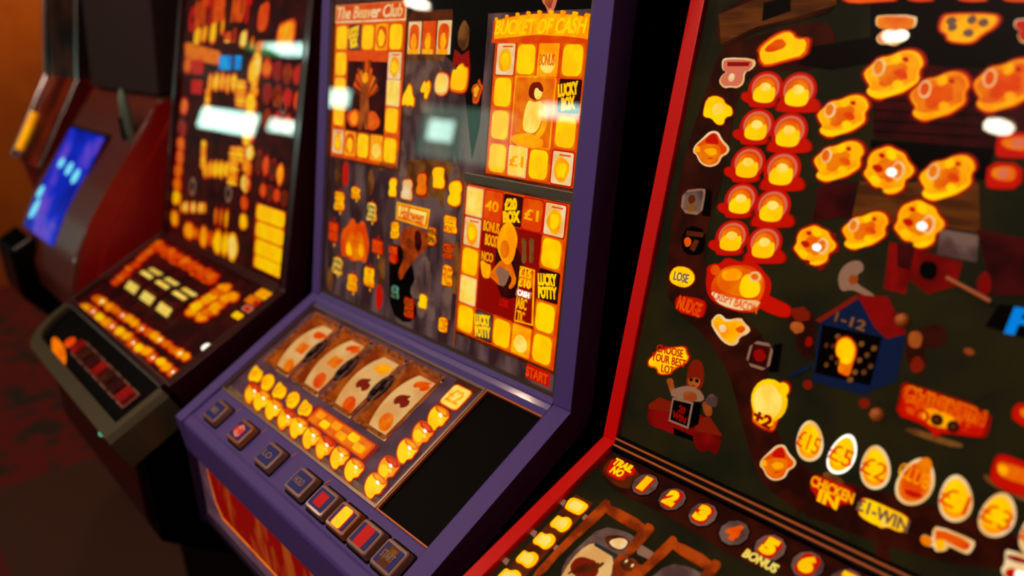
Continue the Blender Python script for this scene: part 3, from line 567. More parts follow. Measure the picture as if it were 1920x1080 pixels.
def blob(cx, cy, rx, ry, *a, **k): return _blob(cx, cy, rx * KS, ry * KS, *a, **k)
def txt(s, p, c, w, h, *a, **k): return _txt(s, p, c, w * KS, h * KS, *a, **k)
def R3(name, layers, lift=.001, step=.0003, pa=None, g=G): return relief(name, g, layers, pa or t3, lift, step)
# painted ground: winding path, barn, planks, sky
R3('path_picture', [(chaikin(Z(G, 'A', 330, 560, 400, 330, 470, 260, 620, 220, 900, 140, 1100, 120, 1100, 420, 600, 420, 520, 560, 480, 760, 430, 1080, 330, 1380, 320, 1640, 560, 1900, 700, 2020, 700, 2500, 900, 2800, 1300, 2900, 2300, 3200, 2300, 3420, 1600, 3330, 700, 2980, 560, 2600, 480, 2230, 330, 2000, 130, 1830, 90, 1700, 130, 1300, 210, 900), 2), 'art_path')], .0002)
R3('wooden_sign_picture', [(chaikin(Z(G, 'A', 400, 80, 480, 30, 700, -60, 1120, -140, 1120, 60, 900, 120, 640, 180, 440, 290, 400, 230), 1), 'art_path'), (Z(G, 'A', 410, 90, 700, -30, 1120, -110, 1110, 30, 860, 110, 640, 160, 425, 265), 'art_plank'),
    (Z(G, 'A', 680, 20, 840, -20, 840, 70, 670, 130), 'art_black')], .0006)
R3('night_sky_picture', [(Z(G, 'B', 0, 330, 480, 250, 480, -200, 1700, -200, 1700, 460, 860, 450, 500, 420, 200, 470, 0, 440), 'art_night')], .0003)
R3('barn_roof_picture', [(Z(G, 'B', 500, 560, 860, 440, 1700, 520, 1700, 1000, 1320, 1010, 500, 930), 'art_maroon')] + [(Z(G, 'B', 500, 600 + 70 * i, 1340, 630 + 75 * i, 1340, 640 + 75 * i, 500, 610 + 70 * i), 'art_black') for i in range(5)], .0004, .0001)
R3('loft_opening_picture', [(Z(G, 'D', 520, 75, 1300, 130, 1240, 330, 830, 260, 520, 170), 'art_black')], .0006)
R3('barn_wall_picture', [(Z(G, 'D', 450, 340, 1200, 350, 1210, 660, 1000, 630, 640, 600, 400, 560), 'art_plank'), (Z(G, 'D', 190, 370, 430, 340, 400, 560, 150, 590), 'art_maroon'), (Z(G, 'D', 960, 640, 1200, 680, 1190, 850, 940, 800), 'art_grey')], .0005)
R3('red_tractor_picture', [(Z(G, 'D', 640, 720, 1100, 850, 1060, 1000, 880, 1050, 760, 960, 740, 1050, 600, 1020), 'art_red'), (chaikin(Z(G, 'D', 830, 840, 950, 850, 930, 970, 830, 950), 1), 'art_black'), (Z(G, 'D', 690, 730, 800, 760, 770, 900, 690, 880), 'art_maroon'),
    (Z(G, 'D', 1190, 640, 1500, 700, 1500, 1060, 1300, 1060), 'art_maroon'), (blob(*ctr(G, 'D', 1240, 990), .008, .014, 10, .2, 4), 'art_red')], .0007)
R3('hen_head_picture', [(chaikin(Z(G, 'D', 310, 950, 340, 880, 400, 840, 460, 840, 480, 900, 430, 930, 420, 980, 520, 1040, 560, 1080, 480, 1060, 400, 1020, 330, 1040), 2), 'art_pale'), (ell(*ctr(G, 'D', 410, 960), .006, .007), 'art_skin')], .0008)
R3('post_picture', [(Z(G, 'G', 330, 500, 400, 480, 430, 700, 390, 710, 370, 620, 330, 700, 310, 640), 'art_path'), (Z(G, 'G', 830, 780, 910, 790, 900, 1000, 820, 990), 'art_path')], .0006)
R3('rooster_picture', [(chaikin(Z(G, 'F', 50, 330, 110, 240, 180, 200, 250, 250, 260, 330, 250, 400, 230, 470, 260, 520, 220, 560, 150, 530, 110, 450, 120, 380), 1), 'art_path'), (blob(*ctr(G, 'F', 160, 250), .014, .01, 12, .2, 3), 'art_hair'),
    (blob(*ctr(G, 'F', 130, 340), .01, .008, 12, .2, 5), 'art_skin'), (blob(*ctr(G, 'F', 212, 435), .005, .007, 10, .1, 6), 'lamp_deep_red')], .0009)
R3('cockerel_picture', [(chaikin(Z(G, 'F', 870, 380, 960, 350, 1100, 300, 1150, 400, 1100, 480, 980, 470, 1000, 560, 990, 620, 930, 650, 880, 600, 860, 500), 1), 'art_path'), (blob(*ctr(G, 'F', 940, 590), .008, .010, 10, .2, 6), 'art_hair'), (blob(*ctr(G, 'F', 930, 420), .009, .012, 10, .2, 8), 'art_skin')], .0009)
R3('foliage_picture', [(blob(*ctr(G, 'F', 1250, 600), .06, .04, 16, .25, 2), 'art_green'), (blob(*ctr(G, 'F', 1290, 500), .006, .004, 9, .1, 2), 'art_skin')], .0006)
# frying pans with eggs
pans = [('A', 690, 530, 1, -1), ('A', 640, 752, 1, -1), ('A', 588, 975, 1, -1), ('C', 562, 147, 1, -1), ('C', 506, 375, 1, -1), ('A', 885, 545, 1.08, 1), ('A', 832, 785, 1.08, 1), ('A', 790, 1012, 1.08, 1), ('C', 755, 190, 1.08, 1), ('C', 706, 415, 1.05, 1)]
for i, (cv, x, y, s, dr) in enumerate(pans):
    def O(pts): return [ctr(G, cv, x + a * s, y + b * s) for a, b in pts]
    cir = lambda r, dx=0, dy=0, k=1.0: O([(dx + r * math.cos(q) * k - .12 * r * math.sin(q), dy + r * math.sin(q)) for q in [2 * math.pi * j / 22 for j in range(22)]])
    body = O([(0 + 100 * math.cos(q) - 16 * math.sin(q), 103 * math.sin(q)) for q in [2 * math.pi * j / 26 for j in range(26)]])
    if dr < 0: hd = O([(-80, 20), (-130, 22), (-146, 48), (-130, 74), (-95, 88), (-95, 112), (60, 112), (60, 60)])
    else: hd = O([(-90, 40), (-118, 80), (-118, 116), (60, 118), (108, 112), (122, 88), (112, 60), (84, 34)])
    R3('frying_pan_lamp', [(chaikin(hd, 2), 'lamp_red'), (body, 'lamp_red'), (cir(82, 4, -4), 'lamp_pink'), (cir(70, 4, -2), 'lamp_orange'), (cir(60, 0, 2), 'lamp_amber'),
        (chaikin(O([(-62, 10), (-20, -20), (30, 0), (66, -10), (56, 66), (20, 88), (-50, 82), (-72, 60)]), 2), 'lamp_yellow'), (chaikin(O([(-24, -24), (10, -36), (44, -14), (30, 14), (0, 22), (-26, 8)]), 2), 'lamp_pale')])
# chicken lamps
SA = [(430, 490), (500, 430), (540, 390), (620, 380), (690, 345), (770, 335), (830, 365), (855, 435), (815, 480), (825, 550), (760, 600), (690, 640), (610, 650), (540, 685), (470, 650), (455, 610), (480, 590), (445, 540)]
SB = [(500, 200), (530, 150), (580, 130), (640, 110), (690, 140), (740, 160), (760, 210), (810, 265), (780, 310), (740, 330), (735, 390), (680, 420), (620, 425), (595, 380), (540, 380), (500, 330), (470, 290), (500, 250)]
def chick(cv, cx, cy, s, kind, tone=0):
    base = SA if kind == 'A' else SB; ox, oy = (645, 510) if kind == 'A' else (640, 270)
    def O(pts): return [ctr(G, cv, cx + (a - ox) * s, cy + (b - oy) * s) for a, b in pts]
    o = chaikin(O(base), 1); mid = 'lamp_amber' if tone else 'lamp_gold'; hot = 'lamp_gold' if tone else 'lamp_yellow'
    if kind == 'A':
        ex, ey = 548, 465; l2 = [([(690, 400), (740, 385), (745, 420), (720, 430)], 'lamp_red'), ([(640, 490), (690, 470), (740, 500), (730, 550), (700, 530), (660, 520)], 'lamp_orange'), ([(620, 390), (690, 360), (700, 420), (640, 450)], hot), ([(630, 570), (680, 540), (720, 580), (660, 620)], hot), ([(470, 600), (530, 630), (700, 600), (800, 545), (760, 590), (690, 630), (540, 675), (470, 645)], hot)]
    else:
        ex, ey = 700, 275; l2 = [([(570, 165), (610, 160), (620, 190), (590, 200)], 'lamp_red'), ([(530, 240), (580, 230), (610, 260), (590, 290), (550, 280)], 'lamp_red'), ([(620, 130), (680, 150), (690, 200), (640, 210)], hot), ([(510, 310), (560, 300), (600, 340), (560, 370)], hot), ([(600, 395), (730, 375), (680, 415), (620, 418)], hot)]
    ly = [(o, 'lamp_orange'), (shrink(o, .94), hot), (shrink(o, .88), mid), (shrink(o, .5, 0, 0), 'lamp_amber' if not tone else 'lamp_orange')]
    ly += [(chaikin(O(q), 2), m) for q, m in l2]
    e = [(ex + 40 * math.cos(q) - 8 * math.sin(q), ey + 58 * math.sin(q)) for q in [2 * math.pi * j / 16 for j in range(16)]]
    ly += [(O(e), 'lamp_cream'), (O([(ex + (a - ex) * .78, ey + (b - ey) * .8) for a, b in e]), 'lamp_amber' if not tone else 'lamp_orange')]
    if kind == 'B': ly += [(O([(665 + 34 * math.cos(q), 285 + 28 * math.sin(q)) for q in [2 * math.pi * j / 14 for j in range(14)]]), 'lamp_white')]
    return R3('chicken_lamp', ly)
for a in (('B', 645, 510, 1, 'A'), ('B', 302, 788, .86, 'A'), ('B', 955, 655, 1.0, 'A', 1), ('B', 1400, 585, 1.08, 'A', 1), ('D', 325, 215, .78, 'A'), ('D', 1010, 320, .87, 'A'), ('D', 492, 652, .72, 'A'), ('D', 640, 270, 1, 'B'), ('D', 832, 610, 1, 'B'), ('D', 172, 745, .84, 'B', 0)): chick(*a)
R3('tail_feather_picture', [(chaikin(Z(G, 'D', 250, 680, 300, 660, 290, 720, 330, 775, 270, 800, 240, 860, 200, 910, 180, 870, 100, 870, 130, 820), 1), 'lamp_deep_red')], .0008)
# other lamps along the path
R3('boot_lamp', [(chaikin(Z(G, 'A', 640, 295, 700, 240, 780, 190, 850, 185, 880, 230, 950, 225, 955, 265, 930, 340, 830, 365, 690, 405, 650, 370, 655, 330), 1), 'lamp_orange'), (chaikin(Z(G, 'A', 655, 300, 710, 250, 790, 200, 845, 195, 870, 240, 940, 238, 920, 330, 820, 355, 695, 392, 665, 365), 1), 'lamp_yellow'), (chaikin(Z(G, 'A', 675, 300, 780, 220, 830, 280, 720, 320), 1), 'lamp_orange')])
def tsign(cv, pts, fill, parts, rim='lamp_cream'):
    o = chaikin(Z(G, cv, *pts), 1); R3('tee_lamp', [(o, rim), (shrink(o, .9), fill)] + parts)
tsign('A', (430, 360, 460, 345, 620, 350, 632, 385, 600, 420, 565, 430, 560, 500, 520, 528, 480, 520, 440, 528, 410, 490, 430, 450, 460, 430, 432, 420), 'lamp_pink', [(Z(G, 'A', 465, 372, 600, 372, 590, 398, 465, 398), 'lamp_deep_red'), (ell(*ctr(G, 'A', 490, 465), .005, .006), 'lamp_cream')])
tsign('B', (515, 125, 540, 105, 790, 105, 795, 160, 770, 195, 640, 205, 730, 240, 720, 275, 690, 290, 640, 315, 600, 300, 540, 302, 515, 260, 560, 215, 620, 200, 520, 190), 'lamp_amber', [(ell(*ctr(G, 'B', 685, 245), .0105, .0075), 'lamp_white')])
R3('speech_lamp', [(chaikin(Z(G, 'B', 940, 210, 960, 120, 1000, 95, 1320, 95, 1360, 130, 1330, 190, 1240, 240, 1180, 295, 1100, 300, 1000, 285, 990, 240), 1), 'lamp_orange'), (chaikin(Z(G, 'B', 955, 205, 975, 130, 1010, 105, 1310, 105, 1340, 135, 1310, 185, 1225, 235, 1170, 285, 1100, 290, 1010, 275, 1000, 230), 1), 'lamp_gold')] +
   [(blob(*ctr(G, 'B', x, y), .006, .005, 8, .2, x), 'print_grey') for x, y in ((1030, 150), (1040, 190), (1170, 140), (1250, 160), (1150, 230))])
tsign('B', (1450, 150, 1480, 130, 1700, 130, 1700, 300, 1500, 300, 1470, 240, 1500, 210, 1455, 195), 'lamp_red', [])
for i, (a, b) in enumerate(((1580, 1690), (1700, 1760), (1795, 1860), (1880, 1960))):
    R3('top_lamp', [(chaikin([at(G, a, -40), at(G, b, -40), at(G, b - 4, 2), at(G, b - 30, 4), at(G, a + 20, 8 if not i else 4), at(G, a, 0)], 1), 'lamp_orange')])
R3('bubble_lamp', [(chaikin(Z(G, 'A', 320, 670, 340, 590, 390, 570, 440, 590, 450, 620, 490, 640, 495, 690, 450, 700, 440, 745, 400, 745, 370, 705, 325, 700), 1), 'lamp_yellow'), (blob(*ctr(G, 'A', 410, 650), .010, .009, 10, .2, 2), 'lamp_pale')])
def face(cv, cx, cy):
    def O(*q): return chaikin([ctr(G, cv, cx + q[i], cy + q[i + 1]) for i in range(0, len(q), 2)], 2)
    R3('farmer_lamp', [(O(-50, -70, -10, -110, 40, -110, 60, -60, 112, -10, 90, 30, 60, 40, 40, 90, -20, 108, -70, 80, -90, 30, -110, 20, -105, -20), 'lamp_cream'), (O(-45, -60, 0, -98, 35, -98, 55, -50, 100, -5, 80, 25, 52, 32, 36, 80, -20, 96, -64, 72, -82, 24, -98, 10, -95, -18), 'lamp_orange'),
        (O(-48, -40, 0, -96, 30, -96, 50, -30, 20, -30), 'lamp_red'), (O(-60, -30, 50, -30, 60, 20, 36, 74, -20, 90, -60, 66, -78, 20), 'lamp_amber'), (O(-50, 0, 30, -10, 40, 30, -10, 40), 'lamp_gold'), (O(-30, 52, 20, 48, 0, 60), 'lamp_red'), (O(-95, -10, -70, -25, -62, 15, -85, 18), 'lamp_gold')])
face('A', 368, 892); face('E', 892, 852)
def square_lamp(cv, q, inner, m1, m2, sides=None):
    R3('box_lamp', ([(Z(G, cv, *sides), 'art_black')] if sides else []) + [(chaikin(Z(G, cv, *q), 1), m1), (shrink(Z(G, cv, *q), .78), m2)] + inner)
square_lamp('C', (205, 90, 340, 75, 345, 100, 320, 245, 190, 225), [(blob(*ctr(G, 'C', 262, 145), .007, .007, 10, .1, 2), 'lamp_brown'), (blob(*ctr(G, 'C', 258, 195), .009, .006, 10, .2, 2), 'art_brown')], 'art_pale', 'art_grey', (340, 75, 380, 95, 370, 250, 320, 245))
square_lamp('E', (735, 120, 870, 145, 835, 310, 695, 265), [(blob(*ctr(G, 'E', 785, 210), .010, .009, 10, .1, 2), 'lamp_deep_red')], 'art_pale', 'art_maroon', (870, 145, 915, 140, 890, 310, 835, 310))
R3('stew_lamp', [(chaikin(Z(G, 'C', 190, 380, 240, 300, 340, 330, 340, 440, 300, 490, 210, 480), 1), 'art_black'), (Z(G, 'C', 230, 335, 335, 350, 325, 378, 225, 365), 'lamp_brown'), (blob(*ctr(G, 'C', 235, 405), .007, .007, 10, .2, 4), 'lamp_orange'), (Z(G, 'C', 280, 390, 305, 400, 275, 465, 250, 450), 'lamp_brown')])
lp = R3('lose_lamp', [(chaikin(Z(G, 'C', 125, 600, 160, 555, 230, 560, 275, 600, 275, 650, 230, 685, 180, 680, 125, 650), 1), 'lamp_yellow'), (chaikin(Z(G, 'C', 150, 600, 240, 600, 250, 650, 160, 645), 1), 'lamp_pale')])
txt('LOSE', G, ctr(G, 'C', 200, 622), .028, .014, 'print_grey', lp)
ng = R3('nudge_lamp', [(chaikin(Z(G, 'C', 160, 760, 190, 735, 330, 760, 345, 800, 325, 865, 290, 865, 165, 830), 1), 'lamp_red')])
txt('NUDGE', G, ctr(G, 'C', 250, 800), .044, .022, 'lamp_orange', ng, rot=-.1)
# big bacon pan
bp = R3('bacon_pan_lamp', [(chaikin(Z(G, 'C', 700, 720, 780, 760, 855, 795, 870, 830, 850, 868, 790, 862, 690, 820, 640, 780), 1), 'lamp_red'),
    (chaikin(Z(G, 'C', 345, 650, 355, 600, 350, 560, 400, 535, 430, 545, 470, 500, 520, 515, 560, 530, 620, 510, 680, 560, 700, 590, 745, 640, 740, 720, 700, 800, 620, 845, 520, 830, 420, 790, 360, 740), 2), 'lamp_red'),
    (ell(*ctr(G, 'C', 405, 578), .0085, .0075), 'lamp_orange'), (chaikin(Z(G, 'C', 385, 650, 450, 560, 600, 540, 700, 600, 715, 700, 660, 800, 560, 812, 440, 760, 380, 720), 2), 'lamp_orange'),
    (chaikin(Z(G, 'C', 415, 640, 440, 580, 520, 545, 600, 570, 640, 590, 690, 600, 700, 640, 680, 740, 560, 745, 430, 700), 2), 'lamp_amber'), (chaikin(Z(G, 'C', 440, 600, 520, 560, 580, 590, 560, 640, 470, 650), 2), 'lamp_gold'),
    (chaikin(Z(G, 'C', 555, 700, 580, 610, 640, 600, 690, 670, 670, 745, 580, 750), 2), 'lamp_yellow'), (ell(*ctr(G, 'C', 655, 620), .009, .0075), 'lamp_cream'), (ell(*ctr(G, 'C', 655, 620), .006, .0045), 'lamp_amber'),
    (chaikin(Z(G, 'C', 380, 705, 470, 735, 560, 760, 690, 765, 660, 810, 590, 828, 500, 812, 420, 775), 1), 'lamp_cream')])
txt('CRISPY BACON', G, ctr(G, 'C', 535, 775), .077, .0125, 'lamp_orange', bp, rot=-.06, lift=.0045)
R3('bird_lamp', [(chaikin(Z(G, 'C', 370, 900, 410, 848, 440, 850, 470, 885, 560, 868, 575, 895, 620, 940, 600, 970, 550, 990, 540, 1030, 500, 1045, 450, 1020, 410, 970), 1), 'lamp_cream'), (chaikin(Z(G, 'C', 385, 900, 415, 860, 435, 862, 465, 900, 550, 882, 600, 940, 545, 975, 525, 1015, 495, 1030, 458, 1005, 425, 960), 1), 'lamp_gold'),
    (chaikin(Z(G, 'C', 520, 940, 570, 915, 595, 940, 560, 970), 1), 'lamp_orange'), (blob(*ctr(G, 'C', 450, 935), .006, .006, 10, .1, 2), 'lamp_cream')])
ck = R3('clock_lamp', [(chaikin(Z(G, 'E', 735, 480, 760, 400, 830, 375, 890, 385, 920, 365, 960, 385, 960, 430, 935, 460, 930, 530, 890, 590, 870, 655, 840, 660, 740, 610, 745, 560), 2), 'lamp_amber'), (ell(*ctr(G, 'E', 838, 478), .0275, .030), 'lamp_yellow'), (ell(*ctr(G, 'E', 832, 484), .022, .024), 'lamp_pale'), (ell(*ctr(G, 'E', 923, 410), .0085, .0085), 'lamp_yellow'), (chaikin(Z(G, 'E', 745, 560, 800, 560, 870, 560, 860, 645, 760, 600), 1), 'lamp_yellow')])
txt('+2', G, ctr(G, 'E', 810, 588), .030, .019, 'lamp_deep_red', ck, lift=.004, rot=-.15, bold=.05)
sp = R3('speech_lamp', [(chaikin(Z(G, 'E', 118, 240, 150, 210, 180, 175, 250, 165, 340, 155, 350, 200, 365, 220, 340, 265, 275, 290, 250, 325, 180, 325, 170, 285, 122, 280), 1), 'lamp_amber'), (chaikin(Z(G, 'E', 124, 242, 155, 215, 185, 182, 250, 172, 334, 162, 344, 205, 357, 222, 335, 258, 268, 284, 244, 318, 186, 318, 176, 278, 128, 272), 1), 'lamp_yellow')])
txt('CHOOSE\nYOUR BEST\nLOT', G, ctr(G, 'E', 245, 238), .066, .042, 'lamp_red', sp, rot=.09)
# waitress at the red stall
R3('waitress_picture', [(chaikin(Z(G, 'E', 340, 420, 350, 300, 380, 235, 430, 240, 450, 300, 445, 380, 420, 420), 1), 'art_hair'), (chaikin(Z(G, 'E', 352, 340, 430, 345, 425, 390, 390, 412, 355, 385), 2), 'art_skin'),
    (chaikin(Z(G, 'E', 225, 350, 262, 345, 270, 400, 290, 450, 260, 455, 240, 400), 1), 'art_skin'), (chaikin(Z(G, 'E', 250, 420, 300, 400, 350, 390, 420, 410, 455, 470, 420, 490, 260, 460), 1), 'art_pale'), (chaikin(Z(G, 'E', 330, 420, 410, 430, 410, 485, 330, 480), 1), 'art_skin'),
    (blob(*ctr(G, 'E', 375, 355), .003, .003, 8, .1, 1), 'art_black'), (blob(*ctr(G, 'E', 410, 362), .003, .003, 8, .1, 1), 'art_black'), (chaikin(Z(G, 'E', 375, 385, 405, 388, 390, 398), 1), 'art_hair'), (chaikin(Z(G, 'E', 440, 480, 490, 500, 500, 570, 460, 570), 1), 'art_skin'), (blob(*ctr(G, 'E', 500, 480), .010, .010, 9, .2, 3), 'art_grey')], .0006, .0002)
R3('stall_picture', [(chaikin(Z(G, 'E', 120, 505, 190, 460, 440, 560, 560, 690, 525, 810, 480, 770, 440, 790, 400, 760, 380, 690, 260, 680, 200, 650, 160, 640, 110, 610), 1), 'art_red'), (Z(G, 'E', 270, 640, 385, 690, 385, 720, 270, 680), 'art_black')], .0005)
R3('stall_roof_picture', [(Z(G, 'E', 120, 505, 185, 460, 260, 490, 250, 550, 125, 530), 'art_hair'), (Z(G, 'E', 400, 600, 480, 570, 560, 690, 400, 660), 'art_hair')], .0012)
sb = R3('box_lamp', [(Z(G, 'E', 390, 490, 435, 495, 420, 620, 362, 648), 'art_black'), (Z(G, 'E', 268, 460, 392, 490, 362, 648, 244, 600), 'art_pale'), (shrink(Z(G, 'E', 268, 460, 392, 490, 362, 648, 244, 600), .84), 'art_night')], .0018)
txt('20\nWIN', G, ctr(G, 'E', 318, 555), .026, .024, 'lamp_deep_red', sb, lift=.0035, rot=-.12)
# bird house
hs = R3('bird_house', [(Z(G, 'F', 290, 290, 530, 130, 860, 400, 800, 700, 590, 780, 240, 660), 'art_blue'), (Z(G, 'F', 230, 660, 600, 760, 600, 800, 240, 700), 'art_blue'), (Z(G, 'F', 305, 320, 705, 405, 625, 730, 255, 645), 'art_black'), (Z(G, 'F', 255, 290, 530, 120, 545, 145, 290, 305), 'art_hair'), (Z(G, 'F', 540, 120, 740, 130, 870, 380, 740, 415, 660, 340), 'art_red'),
    (Z(G, 'F', 80, 650, 230, 590, 225, 610, 90, 672), 'art_blue'), (ell(*ctr(G, 'F', 205, 725), .0065, .0065), 'art_hair'), (ell(*ctr(G, 'F', 588, 850), .0065, .0065), 'art_hair')] +
    [(ell(*ctr(G, 'F', a, b), .0026, .0036, 8), 'art_brown') for a, b in ((335, 460), (380, 465), (370, 540), (335, 590), (410, 575), (610, 525), (560, 560), (590, 640), (530, 640), (635, 600), (575, 450), (415, 400), (660, 480), (500, 690))], .0012, .0002)
R3('keyhole_lamp', [(chaikin(Z(G, 'F', 405, 520, 410, 440, 445, 405, 500, 402, 550, 465, 540, 540, 525, 570, 500, 665, 460, 655, 418, 630, 440, 560), 1), 'lamp_amber'), (chaikin(Z(G, 'F', 412, 515, 420, 450, 450, 415, 495, 412, 538, 468, 528, 535, 505, 590, 440, 575, 448, 550), 1), 'lamp_yellow')], .005)
txt('1-12', G, ctr(G, 'F', 508, 298), .042, .013, 'art_brown', hs, lift=.006, rot=-.08)
# chicken coop sign
cs = R3('coop_sign_lamp', [(chaikin(Z(G, 'F', 855, 725, 900, 730, 1420, 900, 1390, 1060, 1350, 1075, 1110, 1040, 1060, 1080, 1030, 1020, 940, 970, 810, 930, 840, 800), 1), 'lamp_red'), (chaikin(Z(G, 'F', 880, 755, 1370, 915, 1330, 1040, 1080, 1000, 960, 950, 850, 900), 1), 'lamp_orange'), (chaikin(Z(G, 'F', 1000, 870, 1200, 930, 1180, 1020, 1060, 1010, 970, 950), 1), 'lamp_gold')])
txt('CHICKEN', G, ctr(G, 'F', 1120, 858), .096, .019, 'lamp_amber', cs, rot=-.035, bold=.05)
txt('CHICKEN', G, ctr(G, 'F', 1120, 858), .094, .015, 'lamp_red', cs, rot=-.035, lift=.0038, bold=0)
txt('CO', G, ctr(G, 'F', 935, 915), .034, .017, 'lamp_red', cs, rot=-.1, bold=.03); txt('P', G, ctr(G, 'F', 1285, 1015), .016, .017, 'lamp_red', cs, rot=-.1, bold=.03)
for x, y in ((1080, 960), (1190, 1005)): R3('sign_hole', [(ell(*ctr(G, 'F', x, y), .0072, .0072), 'art_path'), (ell(*ctr(G, 'F', x, y), .0035, .0035), 'lamp_brown')], .003, pa=cs)
R3('sign_post_picture', [(chaikin(Z(G, 'F', 850, 1040, 880, 1005, 1100, 1080, 1240, 1120, 1250, 1150, 1150, 1140), 1), 'art_brown')], .0008)
# egg lamps
for cv, x, y, a, b, ro, s, kd in (('G', 405, 225, 84, 130, 0, '£15', 0), ('G', 612, 308, 90, 134, .35, '£5', 1), ('G', 820, 392, 94, 140, 0, '£2', 0), ('G', 1075, 482, 122, 156, .3, 'CLUB', 2), ('G', 1328, 588, 106, 150, 0, '£1', 0), ('G', 1594, 692, 118, 145, .25, '£3', 0), ('G', 1850, 820, 118, 145, .1, '£4', 0)):
    eg = []
    for q in range(28):
        th = 2 * math.pi * q / 28; ex = a * math.cos(th) * (1 - .16 * math.sin(-th)) ; ey = b * math.sin(th)
        eg.append(ctr(G, cv, x + ex * math.cos(ro) - ey * math.sin(ro) * .9, y + ey * math.cos(ro) + ex * math.sin(ro) * .4))
    e = R3('egg_lamp', [(eg, 'lamp_white' if kd == 1 else 'lamp_cream'), (shrink(eg, .84), 'lamp_amber' if kd == 2 else 'lamp_gold'), (shrink(eg, .70, 0, .002), 'lamp_orange' if kd == 2 else 'lamp_yellow')] + ([(shrink(eg, .45, .003, .012), 'lamp_amber'), (chaikin(Z(G, cv, x - 62, y - 75, x + 20, y - 60, x + 92, y - 20, x + 88, y + 36, x, y - 2, x - 84, y - 34), 1), 'lamp_orange'), (chaikin(Z(G, cv, x - 70, y + 40, x + 60, y + 80, x + 20, y + 110, x - 60, y + 80), 1), 'lamp_red')] if kd == 2 else []))
    txt(s, G, ctr(G, cv, x, y + (5 if kd < 2 else -40)), .032 if kd < 2 else .038, .023 if kd < 2 else .018, 'lamp_orange' if kd < 2 else 'lamp_gold', e, rot=-.12, bold=.0, lift=.0035)
ci = R3('word_sign_lamp', [(chaikin(Z(G, 'G', 415, 500, 435, 448, 470, 450, 660, 520, 682, 560, 650, 625, 600, 620, 570, 655, 450, 605, 445, 560, 415, 530), 1), 'lamp_red')])
txt('CHICKEN', G, ctr(G, 'G', 552, 528), .060, .015, 'lamp_gold', ci, rot=-.03, bold=.03); txt('IN', G, ctr(G, 'G', 528, 592), .028, .017, 'lamp_yellow', ci, rot=-.03, bold=.04)
wn = R3('word_sign_lamp', [(chaikin(Z(G, 'G', 715, 660, 735, 590, 770, 588, 870, 630, 900, 645, 1020, 700, 1028, 740, 1000, 798, 960, 795, 900, 765, 860, 775, 830, 755, 800, 745, 725, 700), 1), 'lamp_yellow'), (chaikin(Z(G, 'G', 850, 700, 900, 710, 910, 770, 860, 765), 1), 'lamp_pale')])
txt('£1-WIN', G, ctr(G, 'G', 870, 690), .066, .017, 'print_grey', wn, rot=-.04, bold=.03)
R3('sign_cap_picture', [(chaikin(Z(G, 'G', 770, 585, 800, 560, 900, 590, 970, 640, 960, 670), 1), 'art_path')], .0008); R3('sign_cap_picture', [(chaikin(Z(G, 'G', 480, 450, 500, 415, 560, 430, 620, 480, 620, 500), 1), 'art_brown')], .0008)
bl = R3('word_sign_lamp', [(chaikin(Z(G, 'G', 1105, 830, 1130, 815, 1180, 840, 1180, 790, 1210, 758, 1440, 850, 1450, 880, 1415, 940, 1380, 935, 1280, 885, 1270, 920, 1200, 925, 1190, 890, 1150, 890), 1), 'lamp_cream'), (chaikin(Z(G, 'G', 1205, 770, 1430, 862, 1405, 925, 1290, 870, 1250, 840, 1250, 915, 1205, 915, 1200, 840), 1), 'lamp_orange'), (ell(*ctr(G, 'G', 1145, 855), .007, .006), 'lamp_amber'), (chaikin(Z(G, 'G', 1205, 840, 1265, 850, 1255, 915, 1205, 910), 1), 'lamp_gold')])
R3('tee_lamp', [(chaikin(Z(G, 'G', 1640, 920, 1660, 910, 1860, 980, 1860, 1150, 1650, 1100, 1610, 1040, 1640, 1000), 1), 'lamp_cream'), (chaikin(Z(G, 'G', 1655, 930, 1860, 1000, 1850, 1020, 1650, 975), 1), 'lamp_deep_red'), (chaikin(Z(G, 'G', 1635, 1040, 1700, 1020, 1720, 1090, 1650, 1090), 1), 'lamp_red'), (ell(*ctr(G, 'G', 1740, 1075), .006, .005), 'lamp_white')])
# right edge lamps and red sign
for cv, x0, y0, x1, y1 in (('D', 1310, 30, 1600, 190), ('D', 1248, 220, 1478, 385)):
    R3('bread_lamp', [(chaikin(Z(G, cv, x0, y1 - 20, x0 + 20, y0, x1, y0 + 10, x1 - 15, y1, x0 + 40, y1), 1), 'lamp_red'), (chaikin(Z(G, cv, x0 + 40, y1 - 60, x0 + 40, y0 + 30, x1 - 30, y0 + 25, x1 - 50, y1 - 35), 2), 'lamp_amber'), (blob(*ctr(G, cv, (x0 + x1) / 2, (y0 + y1) / 2 - 10), .006, .006, 9, .1, 3), 'lamp_pink')])
R3('truck_lamp', [(chaikin(Z(G, 'G', 1560, 400, 1590, 320, 1640, 315, 1760, 360, 1900, 420, 1900, 600, 1700, 560, 1550, 480), 1), 'lamp_red'), (chaikin(Z(G, 'G', 1590, 350, 1680, 370, 1870, 440, 1850, 520, 1700, 480, 1600, 440), 1), 'lamp_amber'), (chaikin(Z(G, 'G', 1600, 370, 1670, 390, 1650, 450, 1600, 430), 1), 'lamp_gold')])
R3('truck_lamp', [(chaikin(Z(G, 'G', 1690, 20, 1740, -20, 1900, 20, 1900, 180, 1690, 100), 1), 'lamp_red'), (chaikin(Z(G, 'G', 1740, 10, 1850, 40, 1830, 90, 1740, 70), 1), 'lamp_amber')])
R3('plank_picture', [(chaikin(Z(G, 'G', 1495, 440, 1520, 435, 1760, 570, 1900, 620, 1900, 650, 1740, 600, 1540, 500), 1), 'art_brown')], .0006)
dp = R3('number_display', [(Z(G, 'F', 1490, 180, 1900, 230, 1900, 480, 1400, 330), 'art_black')])
